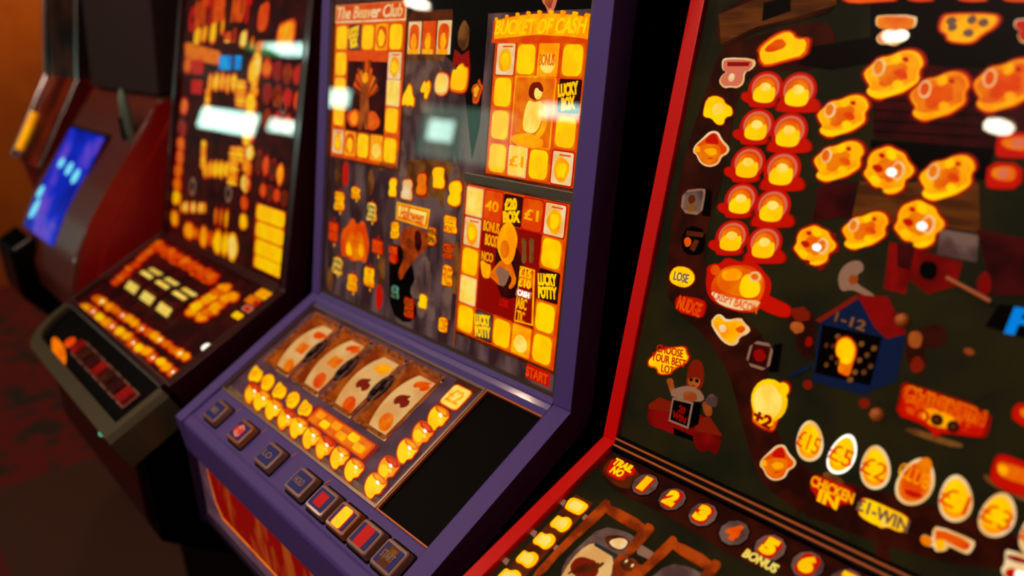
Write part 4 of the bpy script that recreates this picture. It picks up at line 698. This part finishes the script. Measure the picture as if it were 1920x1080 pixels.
txt('F12', G, ctr(G, 'F', 1890, 350), .095, .032, 'lamp_blue', dp, lift=.003, bold=.03, shear=.15, rot=.03)
# metal pointer and pins in front of the artwork
bm = bmesh.new()
def rod(bm, p0, p1, r):
    d = p1 - p0; q = d.to_track_quat('Z', 'Y').to_matrix().to_4x4(); q.translation = (p0 + p1) / 2
    bmesh.ops.create_cone(bm, cap_ends=True, segments=10, radius1=r, radius2=r, depth=d.length, matrix=q)
a = ctr(G, 'F', 1155, 5); b = ctr(G, 'F', 1450, 165)
rod(bm, W(G, *a, .006), W(G, *b, .006), .0016); link('pointer', bm, 'gold_metal', t3)
for x, y in ((850, 290), (678, 925)):
    bm = bmesh.new(); bmesh.ops.create_uvsphere(bm, u_segments=12, v_segments=8, radius=.0055); bmesh.ops.translate(bm, verts=bm.verts, vec=W(G, *ctr(G, 'F', x, y), .004)); link('pin', bm, 'gold_metal', t3)
# ---- lower panel
G2 = 'p3'
def R4(name, layers, lift=.001, step=.0004, pa=None): return relief(name, G2, layers, pa or t3, lift, step)
R4('trail_road_picture', [(chaikin(Z(G2, 'H', 850, 230, 900, 170, 1000, 190, 1160, 260, 1400, 330, 1700, 480, 2000, 620, 2600, 900, 2600, 1200, 2000, 900, 1700, 820, 1420, 640, 1130, 470, 960, 400, 850, 300), 2), 'art_path'), (chaikin(Z(G2, 'H', 870, 240, 920, 190, 1030, 230, 1100, 300, 1050, 380, 960, 370, 870, 300), 2), 'lamp_brown')], .0003)
tr = R4('trail_lamp', [(chaikin(Z(G2, 'H', 905, 240, 930, 195, 1065, 250, 1050, 305, 1005, 300, 1000, 330, 950, 325, 885, 285), 1), 'lamp_red')])
txt('TRAIL\nNO', G2, ctr(G2, 'H', 975, 265), .040, .030, 'lamp_yellow', tr, bold=.04)
for s, x, y, on in (('1', 1120, 355, 1), ('2', 1283, 443, 1), ('3', 1467, 535, 1), ('4', 1655, 645, 0), ('5', 1870, 735, 1), ('6', 2095, 840, 1), ('7', 2330, 950, 1)):
    c = ctr(G2, 'H', x, y)
    n = R4('number_lamp', [(ell(c[0], c[1], .0225, .0235, 10), 'art_black'), (ell(c[0], c[1], .0205, .0215, 10), 'art_grey')] + ([(rr(c[0], c[1], .0155 if s != '1' else .012, .0215, .005), 'lamp_red')] if on else []))
    txt(s, G2, c, .020 if s != '1' else .0125, .028, 'lamp_yellow' if on else 'lamp_orange', n, bold=.08, lift=.0032)
bn = ctr(G2, 'H', 1815, 820); txt('BONUS', G2, bn, .050, .014, 'lamp_pale', t3, bold=.03, name='bonus_lettering')
R4('ladder_picture', [(Z(G2, 'I', 860, 40, 1020, 120, 300, 900, 60, 900), 'lamp_brown')], .0004)
LB = [('I', 875, 155, 105, 78, 0), ('I', 735, 310, 100, 78, 1), ('I', 585, 462, 104, 80, 1), ('I', 432, 628, 104, 82, 1), ('I', 270, 790, 110, 82, 1), ('I', 110, 950, 110, 82, 1)]
for cv, x, y, a, b, k in LB:
    o = chaikin([ctr(G2, cv, x + a * q, y + b * w_) for q, w_ in ((-1, 0), (-.6, -.55), (-.25, -1), (.1, -.65), (.6, -.8), (1, -.3), (.85, .35), (.35, .9), (-.1, 1), (-.5, .5), (-.9, .4))], 2) if k else chaikin([ctr(G2, cv, x + a * q, y + b * w_) for q, w_ in ((-1, 0), (-.6, -.9), (-.1, -1), (.9, -.3), (1, .1), (.3, 1), (-.1, .9), (-.95, .3))], 1)
    R4('ladder_lamp', [(shrink(o, 1.04), 'lamp_amber'), (o, 'lamp_yellow'), (shrink(o, .66), 'lamp_pale')])
for x, y in ((950, 255), (690, 530), (740, 110), (480, 390), (230, 640)): R4('rung_picture', [(Z(G2, 'I', x - 30, y, x, y - 35, x + 40, y - 10, x + 10, y + 40), 'art_pale')], .0008)
# wooden window surrounds with reels behind
for dx, dy in ((0, 0), (600, 330)):
    R4('reel_picture', [(chaikin(Z(G2, 'I', 760 + dx, 650 + dy, 880 + dx, 520 + dy, 1100 + dx, 330 + dy, 1300 + dx, 370 + dy, 1420 + dx, 440 + dy, 1300 + dx, 640 + dy, 1500 + dx, 900 + dy, 700 + dx, 900 + dy), 1), 'art_grey'), (chaikin(Z(G2, 'I', 820 + dx, 640 + dy, 960 + dx, 500 + dy, 1080 + dx, 480 + dy, 1230 + dx, 640 + dy, 1150 + dx, 850 + dy, 700 + dx, 850 + dy), 1), 'reel_cream')], .0008, .0004)
    R4('wood_surround', [(chaikin(Z(G2, 'I', 1100 + dx, 130 + dy, 1140 + dx, 95 + dy, 1190 + dx, 130 + dy, 1160 + dx, 210 + dy, 760 + dx, 560 + dy, 560 + dx, 800 + dy, 460 + dx, 800 + dy, 720 + dx, 520 + dy), 1), 'art_wood'), (chaikin(Z(G2, 'I', 1130 + dx, 170 + dy, 1180 + dx, 150 + dy, 1500 + dx, 320 + dy, 1480 + dx, 400 + dy, 1440 + dx, 410 + dy, 1130 + dx, 220 + dy), 1), 'art_wood'),
        (chaikin(Z(G2, 'I', 1500 + dx, 320 + dy, 1580 + dx, 350 + dy, 1560 + dx, 400 + dy, 1360 + dx, 620 + dy, 1300 + dx, 600 + dy), 1), 'art_wood')], .003, .001)
R4('loaf_picture', [(chaikin(Z(G2, 'I', 1120, 450, 1160, 420, 1280, 420, 1360, 470, 1330, 530, 1280, 560, 1180, 540), 2), 'lamp_brown'), (chaikin(Z(G2, 'I', 1160, 470, 1280, 440, 1350, 480, 1290, 555, 1200, 530), 2), 'lamp_cream'), (Z(G2, 'I', 1050, 490, 1250, 600, 1225, 625, 1035, 510), 'art_teal')], .0022)
R4('sausage_picture', [(blob(*ctr(G2, 'I', 950, 720), .023, .018, 14, .12, 3), 'art_hair')] + [(ell(*ctr(G2, 'I', 870 + 45 * i, 720), .0016, .014, 8, -.3), 'lamp_brown') for i in range(5)], .002)
R4('cat_picture', [(chaikin(Z(G2, 'I', 1200, 720, 1220, 660, 1290, 580, 1330, 640, 1400, 640, 1440, 700, 1510, 700, 1490, 760, 1440, 850, 1200, 850), 1), 'art_wood'), (blob(*ctr(G2, 'I', 1340, 700), .012, .010, 10, .1, 3), 'lamp_brown'), (ell(*ctr(G2, 'I', 1330, 670), .0016, .003, 8), 'lamp_cream'), (ell(*ctr(G2, 'I', 1385, 710), .0016, .003, 8), 'lamp_cream')], .0042, .0003)
R4('paper_picture', [(Z(G2, 'I', 1420, 520, 1460, 500, 1570, 570, 1530, 630, 1420, 580), 'art_pale')], .0012)
slab('lower_glass', 'p3', A0 + .0165, A1 - .0165, -.288, -.009, .0068, .0082, 'glass', t3)

ell, blob, txt = _ell, _blob, _txt
# ================================================================== MACHINE 1, burgundy, left of the purple one
t1 = thing('fruit_machine', 'burgundy framed fruit machine with rows of small gold lamps and a rounded olive deck', 'fruit machine', (-1.55, .85, 0))
B0, B1 = -1.86, -1.245
bel = [(.27, .80), (.27, .62), (.40, .52), (.44, .3), (.44, .06)]
prof = [(1.2, 0), (1.2, yz('g1', .78)[1]), yz('g1', .78, -.03), yz('g1', 0, -.03), yz('p1', 0, -.03), yz('p1', -.33, -.03)] + bel + [(.44, 0)]
prism('cabinet', prof, B0 + .004, B1 - .004, 'black', t1)
for a, b in ((B0, B0 + .02), (B1 - .025, B1)):
    prism('side_rail', [yz('g1', .78, .008), yz('g1', 0, .008), yz('p1', -.24, .008), yz('p1', -.24, -.035), yz('p1', -.01, -.028), yz('g1', .0, -.028), yz('g1', .78, -.028)], a, b, 'burgundy', t1, .002)
slab('artwork_board', 'g1', B0 + .02, B1 - .025, .004, .76, -.012, 0, 'art_maroon', t1)
slab('lower_artwork_board', 'p1', B0 + .02, B1 - .025, -.235, -.016, -.012, 0, 'art_maroon', t1)
prism('bezel', [yz('g1', .006, .003), yz('p1', -.014, .003), yz('p1', -.014, -.02), yz('g1', .006, -.02)], B0 + .02, B1 - .025, 'burgundy', t1)
slab('front_bezel', 'p1', B0 + .02, B1 - .025, -.249, -.235, -.02, .006, 'burgundy', t1, .002)
slab('upper_glass', 'g1', B0 + .02, B1 - .025, .008, .75, .0048, .0062, 'glass', t1)
slab('lower_glass', 'p1', B0 + .02, B1 - .025, -.234, -.017, .0075, .009, 'glass', t1)
# deck with a rounded left corner, olive rim around a dark tray
def deck_outline(ins):
    o = [(B1 - ins, -.249)]; o.append((B1 - ins, -.356 + ins)); r = .10 - ins; cx, cy = B0 + .10, -.256
    o += [(cx + .30, -.356 + ins)]
    for i in range(9): a_ = math.radians(270 - 90 * i / 8); o.append((cx + r * math.cos(a_), cy + r * math.sin(a_)))
    return o + [(B0 + ins, -.249)]
bm = bmesh.new(); ou = deck_outline(0); inn = deck_outline(.026)
add = lambda pts, h: [bm.verts.new(W('p1', u, v, h)) for u, v in pts]
L0, L1, L2, L3, L4 = add(ou, -.06), add(ou, -.006), add(shrink(ou, .985), .004), add(inn, .004), add(inn, -.006)
for q in range(len(ou)):
    r_ = (q + 1) % len(ou)
    for s0, s1 in ((L0, L1), (L1, L2), (L2, L3), (L3, L4)): bm.faces.new((s0[q], s0[r_], s1[r_], s1[q]))
bm.faces.new(L4).material_index = 1; bm.faces.new(L0[::-1])
link('deck', bm, ['olive', 'black'], t1)
for i in range(7):
    u = -1.62 + .048 * i; b = relief('push_button', 'p1', [(rr(u, -.293, .041, .034, .004), 'key_clear')], t1, -.005, .012)
    relief('legend_plate', 'p1', [(rr(u, -.293, .034, .027, .002), ('art_red', 'art_path', 'art_maroon')[i % 3])], b, -.001 + .005)
relief('start_button', 'p1', [(ell(-1.275, -.345, .016, .014), 'lamp_green')], t1, .003, .006)
relief('deck_lamp', 'p1', [(chaikin(Z('p1', 'Q', 95, 650, 120, 620, 160, 660, 185, 720, 175, 800, 150, 830, 120, 780), 2), 'lamp_amber')], t1, -.005); relief('deck_lamp', 'p1', [(blob(*ctr('p1', 'Q', 205, 655), .02, .012, 10, .1, 3), 'lamp_orange')], t1, -.005)
# belly below the deck
prism('belly_panel', [(.262, .78), (.262, .64), (.30, .60), (.36, .57), (.40, .57), (.40, .78)], B0 + .03, B1 - .03, 'black_gloss', t1, .01)
# upper glass lamps
def SZ(p, cv, x, y, a, b):
    c = ctr(p, cv, x, y); return c, abs(ctr(p, cv, x + a, y)[0] - c[0]), abs(ctr(p, cv, x, y + b)[1] - c[1])
for i, s in enumerate('CUTTER NUT'):
    if s == ' ': continue
    c, a, b = SZ('g1', 'X', 285 + 78 * i, [250, 190, 150, 150, 120, 110, 110, 110, 120, 130][i], 40, 160)
    txt(s, 'g1', c, a * 2.1, b * 2.1, 'lamp_orange' if i % 3 else 'lamp_red', t1, lift=.0015, name='title_letter', bold=.09, shear=.1)
for i, (x, y, a, b, m) in enumerate(((350, 460, 45, 130, 'lamp_yellow'), (440, 430, 38, 115, 'lamp_gold'), (550, 410, 45, 155, 'lamp_yellow'), (670, 340, 22, 110, 'lamp_gold'), (730, 470, 45, 70, 'lamp_orange'), (730, 525, 40, 20, 'lamp_pale'), (815, 450, 25, 90, 'lamp_deep_red'), (935, 490, 48, 115, 'lamp_pale'), (1045, 540, 20, 80, 'lamp_amber'),
        (1185, 210, 68, 185, 'lamp_orange'), (1470, 440, 125, 200, 'lamp_gold'), (1135, 590, 50, 75, 'lamp_orange'), (1105, 840, 60, 150, 'lamp_pale'), (1075, 1050, 45, 80, 'lamp_gold'))):
    c, a, b = SZ('g1', 'X', x, y, a, b); o = chaikin([(c[0] + s_ * a, c[1] + t_ * b) for s_, t_ in ((-1, -1), (.6, -1), (1, -.2), (.9, 1), (0, .9), (-.9, .6))], 1)
    relief('feature_lamp', 'g1', [(o, 'lamp_orange' if m != 'lamp_pale' else 'lamp_amber'), (shrink(o, .8), m)], t1)
relief('reflected_sign_lamp', 'g1', [(Z('g1', 'X', 190, 560, 230, 540, 620, 650, 640, 700, 610, 820, 200, 750), 'lamp_amber')], t1, .0005)  # amber streak painted as a coloured sign's reflection in the glass
for i, (x, a) in enumerate(((700, 80), (860, 42))):
    c, a, b = SZ('g1', 'X', x, 795, a, 90); relief('led_display', 'g1', [(rr(c[0], c[1], 2 * a, 2 * b, .004), 'lamp_blue')], t1, .0012)
for x, y in ((350, 850), (340, 1100)): c, a, b = SZ('g1', 'X', x, y, 72, 90); relief('red_window', 'g1', [(rr(c[0], c[1], 2 * a, 2 * b, .003), 'lamp_red')], t1, .0012)
LM = []                                          # (x, y, half width, half height, material) in the tall view of this glass
for y, m in ((245, 'lamp_amber'), (400, 'lamp_orange'), (480, 'lamp_deep_red'), (540, 'lamp_amber'), (590, 'lamp_orange'), (640, 'lamp_amber'), (690, 'lamp_amber'), (740, 'lamp_gold'), (820, 'lamp_gold')): LM.append((66 - (y - 250) * .085, y, 13, 28, m))
for i in range(9): LM.append((268 - i * .6, 310 + 17 * i if i < 6 else 560 + 20 * (i - 6), 20, 9, 'lamp_gold'))
for i in range(8): LM.append((245 - i * 1.6, 560 + 18 * i, 18, 9, 'lamp_gold'))
for i in range(5): LM.append((152 + 22 * i, 310, 9, 34, 'lamp_gold')); LM.append((132 + 20 * i, 636, 9, 30, 'lamp_yellow' if i > 2 else 'lamp_gold'))
for i in range(5): LM.append((143 - i * .8, 345 + 15 * i, 9, 12, 'lamp_gold')); LM.append((128 - i, 540 + 20 * i, 9, 14, 'lamp_gold'))
for i, m in enumerate(('lamp_gold', 'lamp_yellow', 'lamp_gold', 'lamp_amber', 'lamp_gold', 'lamp_orange', 'lamp_pale', 'lamp_amber', 'lamp_amber')): LM.append((325 - i * 4.5, 225 + 58 * i, 13, 30, m))
for i in range(3): LM.append((315 - 12 * i, 270 + 120 * i, 17, 45, 'lamp_yellow'))
for r_ in range(3):
    for i in range(4): LM.append((365 + 38 * i, 258 + 95 * r_ + i * 8, 15, 36, ('lamp_orange', 'lamp_deep_red', 'art_wood', 'lamp_red')[(i + r_) % 4]))
for i, m in enumerate(('lamp_brown', 'lamp_orange', 'lamp_brown', 'lamp_amber')): LM.append((335 + 26 * i, 610 + 14 * i, 11, 40, m)); LM.append((350 + 26 * i, 715 + 10 * i, 12, 28, ('lamp_orange', 'lamp_brown')[i % 2]))
for i, m in enumerate(('lamp_gold', 'lamp_pale', 'lamp_orange', 'lamp_yellow')): LM.append((285 - 3 * i, 620 + 70 * i, 13, 28, m))
for i in range(7): LM.append((45 + 14 * i, 778, 5, 20, 'lamp_pale' if i % 2 else 'lamp_amber'))
for i in range(3): LM.append((172 + 20 * i, 810 + 6 * i, 5, 34, 'lamp_amber'))
for i, (a, b, m) in enumerate(((16, 34, 'lamp_gold'), (8, 22, 'lamp_amber'), (12, 40, 'lamp_amber'), (8, 34, 'lamp_orange'), (15, 46, 'lamp_yellow'), (10, 42, 'lamp_gold'), (16, 46, 'lamp_pale'))): LM.append((72 + 27 * i, 866 + 10 * i, a, b, m))
for i, (x, y, a, b, m) in enumerate(LM):
    if i % 3 == 1: m = {'lamp_amber': 'lamp_gold', 'lamp_gold': 'lamp_yellow', 'lamp_orange': 'lamp_amber'}.get(m, m)
    c, a, b = SZ('g1', 'O', x, y, a * 1.3, b * 1.2); o = blob(c[0], c[1], a, b, 10, .16, 300 + i)
    relief('dot_lamp' if LM[i][2] <= 13 else 'feature_lamp', 'g1', [(o, {'lamp_yellow': 'lamp_amber', 'lamp_pale': 'lamp_gold', 'lamp_gold': 'lamp_orange', 'lamp_amber': 'lamp_red'}.get(m, 'lamp_deep_red')), (shrink(o, .75), m)], t1, .001)
for i in range(4):
    c, a, b = SZ('g1', 'O', 378 - i * 3, 810 + 66 * i - (10 if i == 3 else 0), 58, 32 if i < 3 else 26)
    relief('jackpot_window', 'g1', [(rr(c[0], c[1], 2.1 * a, 2.1 * b, .004), 'lamp_orange'), (rr(c[0], c[1], 1.9 * a, 1.85 * b, .01), 'lamp_yellow')], t1, .0012)
for x, y in ((85, 700), (220, 725), (400, 365), (425, 400)): c, a, b = SZ('g1', 'O', x, y, 12, 36); relief('number_picture', 'g1', [(blob(c[0], c[1], a, b, 9, .1, x), 'art_pale'), (blob(c[0], c[1], a * .6, b * .6, 9, .1, x), 'art_black')], t1, .001)
# lower glass lamps
P = 'p1'
def cluster(name, cv, x0, y0, x1, y1, n, a, b, mats, seed, jit=12):
    r_ = random.Random(seed)
    for i in range(n):
        q = i / max(1, n - 1); x = x0 + (x1 - x0) * q; y = y0 + (y1 - y0) * q
        c, da, db = SZ(P, cv, x + r_.uniform(-jit, jit) * .5, y + r_.uniform(-jit, jit) * .5, a * 1.55, b * 1.6); m = mats[i % len(mats)]
        o = blob(c[0], c[1], da, db, 11, .22, seed * 50 + i)
        relief(name, P, [(o, {'lamp_yellow': 'lamp_orange', 'lamp_gold': 'lamp_orange', 'lamp_amber': 'lamp_red', 'lamp_orange': 'lamp_red'}.get(m, 'lamp_amber')), (shrink(o, .72), m)] + ([(ell(c[0] + da * .2, c[1], da * .16, db * .22, 8), 'lamp_white')] if seed in (1, 2) and i % 3 == 1 else []), t1, .001 + .0004 * (i % 2))
cluster('payout_lamp', 'Q', 305, 470, 800, 840, 14, 34, 30, ['lamp_gold', 'lamp_amber', 'lamp_yellow'], 1)
cluster('payout_lamp', 'Q', 365, 420, 870, 755, 15, 32, 26, ['lamp_amber', 'lamp_gold', 'lamp_gold', 'lamp_amber'], 2)
cluster('trail_lamp', 'Q', 730, 140, 1030, 310, 13, 26, 24, ['lamp_orange', 'lamp_orange', 'lamp_amber'], 3); cluster('trail_lamp', 'Q', 760, 175, 1010, 330, 10, 24, 20, ['lamp_red', 'lamp_orange'], 4)
cluster('feature_lamp', 'Q', 470, 330, 720, 110, 10, 26, 18, ['lamp_orange', 'lamp_amber'], 5)
cluster('feature_lamp', 'Q', 900, 490, 1080, 370, 7, 36, 30, ['lamp_gold', 'lamp_yellow', 'lamp_amber'], 6); cluster('feature_lamp', 'Q', 960, 530, 1130, 410, 7, 36, 28, ['lamp_gold', 'lamp_amber', 'lamp_gold'], 7)
for x, y, a, b, m in ((1305, 400, 48, 26, 'lamp_gold'), (1245, 435, 46, 24, 'lamp_amber'), (1215, 480, 34, 20, 'lamp_pink'), (1160, 520, 34, 20, 'lamp_yellow'), (1265, 452, 20, 14, 'lamp_red'), (1215, 483, 18, 10, 'lamp_red')):
    c, a, b = SZ(P, 'Q', x, y, a * 1.15, b * 1.25); relief('card_lamp', P, [(rr(c[0], c[1], 1.9 * a, 1.9 * b, .003), m)], t1, .0012 if m != 'lamp_red' else .002)
c, a, b = SZ(P, 'Q', 980, 695, 26, 34); relief('bulb', P, [(ell(c[0], c[1], a, b, 12), 'lamp_white')], t1, .001)
# reels of the burgundy machine: three drums with bright bars
def drum1(u, th, r=.07): return W(P, u, -.122 + r * math.sin(th), -.062 + r * math.cos(th))
for k, (ua, ub) in enumerate(((-1.735, -1.655), (-1.64, -1.56), (-1.545, -1.465))):
    bm = bmesh.new(); N = 14; rows = []
    for q in range(N + 1):
        th = -.75 + 1.45 * q / N; rows.append([bm.verts.new(drum1(u, th, r)) for u, r in ((ua, .05), (ua, .07), (ub, .07), (ub, .05))])
    for q in range(N):
        for c_ in range(3): bm.faces.new((rows[q][c_], rows[q][c_ + 1], rows[q + 1][c_ + 1], rows[q + 1][c_]))
    rl = link('reel', bm, ['art_maroon'], t1)
    for th, hh, m in ((.48, .10, 'lamp_pale'), (.20, .06, 'lamp_pale'), (-.16, .04, 'lamp_brown'), (-.34, .12, 'lamp_pale')):
        bm = bmesh.new(); u0, u1 = ua + .008, ub - .012; vs = []
        for t_ in (th - hh, th + hh):
            for u in (u0, u1): vs.append(bm.verts.new(drum1(u, t_, .0708)))
        bm.faces.new((vs[0], vs[1], vs[3], vs[2])); r_ = bmesh.ops.extrude_face_region(bm, geom=bm.faces[:]); bmesh.ops.translate(bm, verts=[e for e in r_['geom'] if isinstance(e, bmesh.types.BMVert)], vec=frame(P)[2] * .0012)
        link('reel_bar', bm, m, rl)

# ================================================================== MACHINE 4, red cabinet with the blue screen
t4 = thing('video_machine', 'rounded dark red gaming machine with a sloping blue screen', 'gaming machine', (-2.23, .9, 0))
C0, C1 = -2.50, -1.95
fr = [(.60, 1.24), (.575, 1.215), (.53, 1.15), (.462, 1.07), (.41, 1.0), (.37, .93), (.345, .86), (.35, .80), (.39, .75), (.46, .72)]
prof = [(1.25, 0), (1.25, 1.26), (.62, 1.26)] + fr + [(.5, .6), (.5, 0)]
prism('cabinet', prof, C0, C1 - .001, ['body_pink', 'body_red'], t4, .012, 3, side=1)
prism('side_panel', [(y + .055, z) for y, z in fr] + [(1.2, .72), (1.2, 1.24)], C1 - .002, C1 + .006, 'body_red', t4, .003)
prism('upper_cabinet', [(1.25, 1.262), (1.25, 1.8), (.66, 1.8), (.61, 1.262)], C0, C1, mat('dark_maroon', (34, 7, 6), .9), t4, .004)
scr = [(.536, 1.165), (.50, 1.115), (.468, 1.07), (.43, 1.02), (.40, .975), (.375, .93)]
prism('screen_bezel', [(y - .001, z + .006) for y, z in scr[:1]] + [(y - .004, z) for y, z in scr] + [(y + .03, z - .01) for y, z in scr[::-1]], -2.47, -2.13, 'black_gloss', t4)
prism('screen', [(y - .010, z) for y, z in scr] + [(y + .02, z - .01) for y, z in scr[::-1]], -2.45, -2.15, 'screen', t4)
for x, k, h in ((-2.2, 1.9, .02), (-2.28, 1.7, .018), (-2.37, 1.6, .014), (-2.40, 3.9, .03), (-2.42, 3.1, .018)):
    i = int(k); y = scr[i][0] + (scr[i + 1][0] - scr[i][0]) * (k - i); z = scr[i][1] + (scr[i + 1][1] - scr[i][1]) * (k - i)
    bm = bmesh.new(); bmesh.ops.create_uvsphere(bm, u_segments=14, v_segments=8, radius=1); bmesh.ops.scale(bm, vec=(.02, .003, h), verts=bm.verts)
    bmesh.ops.rotate(bm, matrix=Matrix.Rotation(math.radians(-38), 3, 'X'), verts=bm.verts); bmesh.ops.translate(bm, vec=(x, y - .011, z), verts=bm.verts); link('screen_figure', bm, mat('screen_cyan', (120, 225, 240), .3, 1.1), t4)
bm = bmesh.new(); bmesh.ops.create_uvsphere(bm, u_segments=20, v_segments=12, radius=1); bmesh.ops.scale(bm, vec=(.02, .012, .068), verts=bm.verts); bmesh.ops.translate(bm, vec=(-1.99, .545, 1.215), verts=bm.verts)
cp = link('coin_plate', bm, mat('teal_metal', (120, 140, 125), .35, metal=.4), t4)
box('coin_slot', (-1.995, .528, 1.17), (-1.985, .536, 1.22), 'black', cp)
prism('lower_tray', [(.30, .90), (.36, .93), (.42, .74), (.36, .70), (.30, .78)], C0 + .01, C0 + .2, 'black_gloss', t4, .01)

# ================================================================== MACHINE 5, chrome edged, at the far left
t5 = thing('fruit_machine', 'far chrome edged amusement machine standing against the amber wall', 'gaming machine', (-3.0, .95, 0))
def sx(X, px, py): d = ray(px, py); q = CAM + d * (X / d.x); return (q.y, q.z)
ua, ub, uc = sx(-2.75, 150, 0), sx(-2.75, 152, 150), sx(-2.75, 80, 320)
up = (ua[0] + (ua[0] - ub[0]) * .6, ua[1] + (ua[1] - ub[1]) * .6)
prism('cabinet', [(1.3, 0), (1.3, up[1]), (up[0] + .02, up[1]), (ub[0] + .02, ub[1]), (uc[0] + .02, uc[1]), (uc[0] + .05, uc[1] - .2), (.7, .5), (.7, 0)], -3.18, -2.76, 'body_red', t5)
def along(a, b, h0, h1):
    d = Vector((b[0] - a[0], b[1] - a[1])).normalized(); n = Vector((d.y, -d.x)); n = n if n.x < 0 else -n
    return [(a[0] + n.x * h0, a[1] + n.y * h0), (a[0] + n.x * h1, a[1] + n.y * h1), (b[0] + n.x * h1, b[1] + n.y * h1), (b[0] + n.x * h0, b[1] + n.y * h0)]
for x in (-3.18, -2.775):
    prism('chrome_edge', along(up, ub, -.03, .012), x, x + .022, 'steel_bright', t5, .003); prism('chrome_edge', along(ub, uc, -.03, .012), x, x + .022, 'steel_bright', t5, .003)
prism('upper_panel', along(up, ub, -.02, .002), -3.15, -2.78, mat('amber_gloss', (96, 42, 14), .18, .25, coat=.6, rgb2=(30, 8, 6), scale=8), t5)
prism('lower_panel', along(ub, uc, -.02, .002), -3.15, -2.78, mat('ember_gloss', (150, 42, 8), .2, .45, coat=.6, rgb2=(80, 14, 6), scale=8), t5)
for q in ((.25, 'lamp_gold'), ): 
    d = Vector((ub[0] - uc[0], ub[1] - uc[1])); prism('edge_lamp', along((uc[0] + d.x * .1, uc[1] + d.y * .1), (uc[0] + d.x * .55, uc[1] + d.y * .55), .002, .01), -3.15, -3.11, 'lamp_gold', t5)
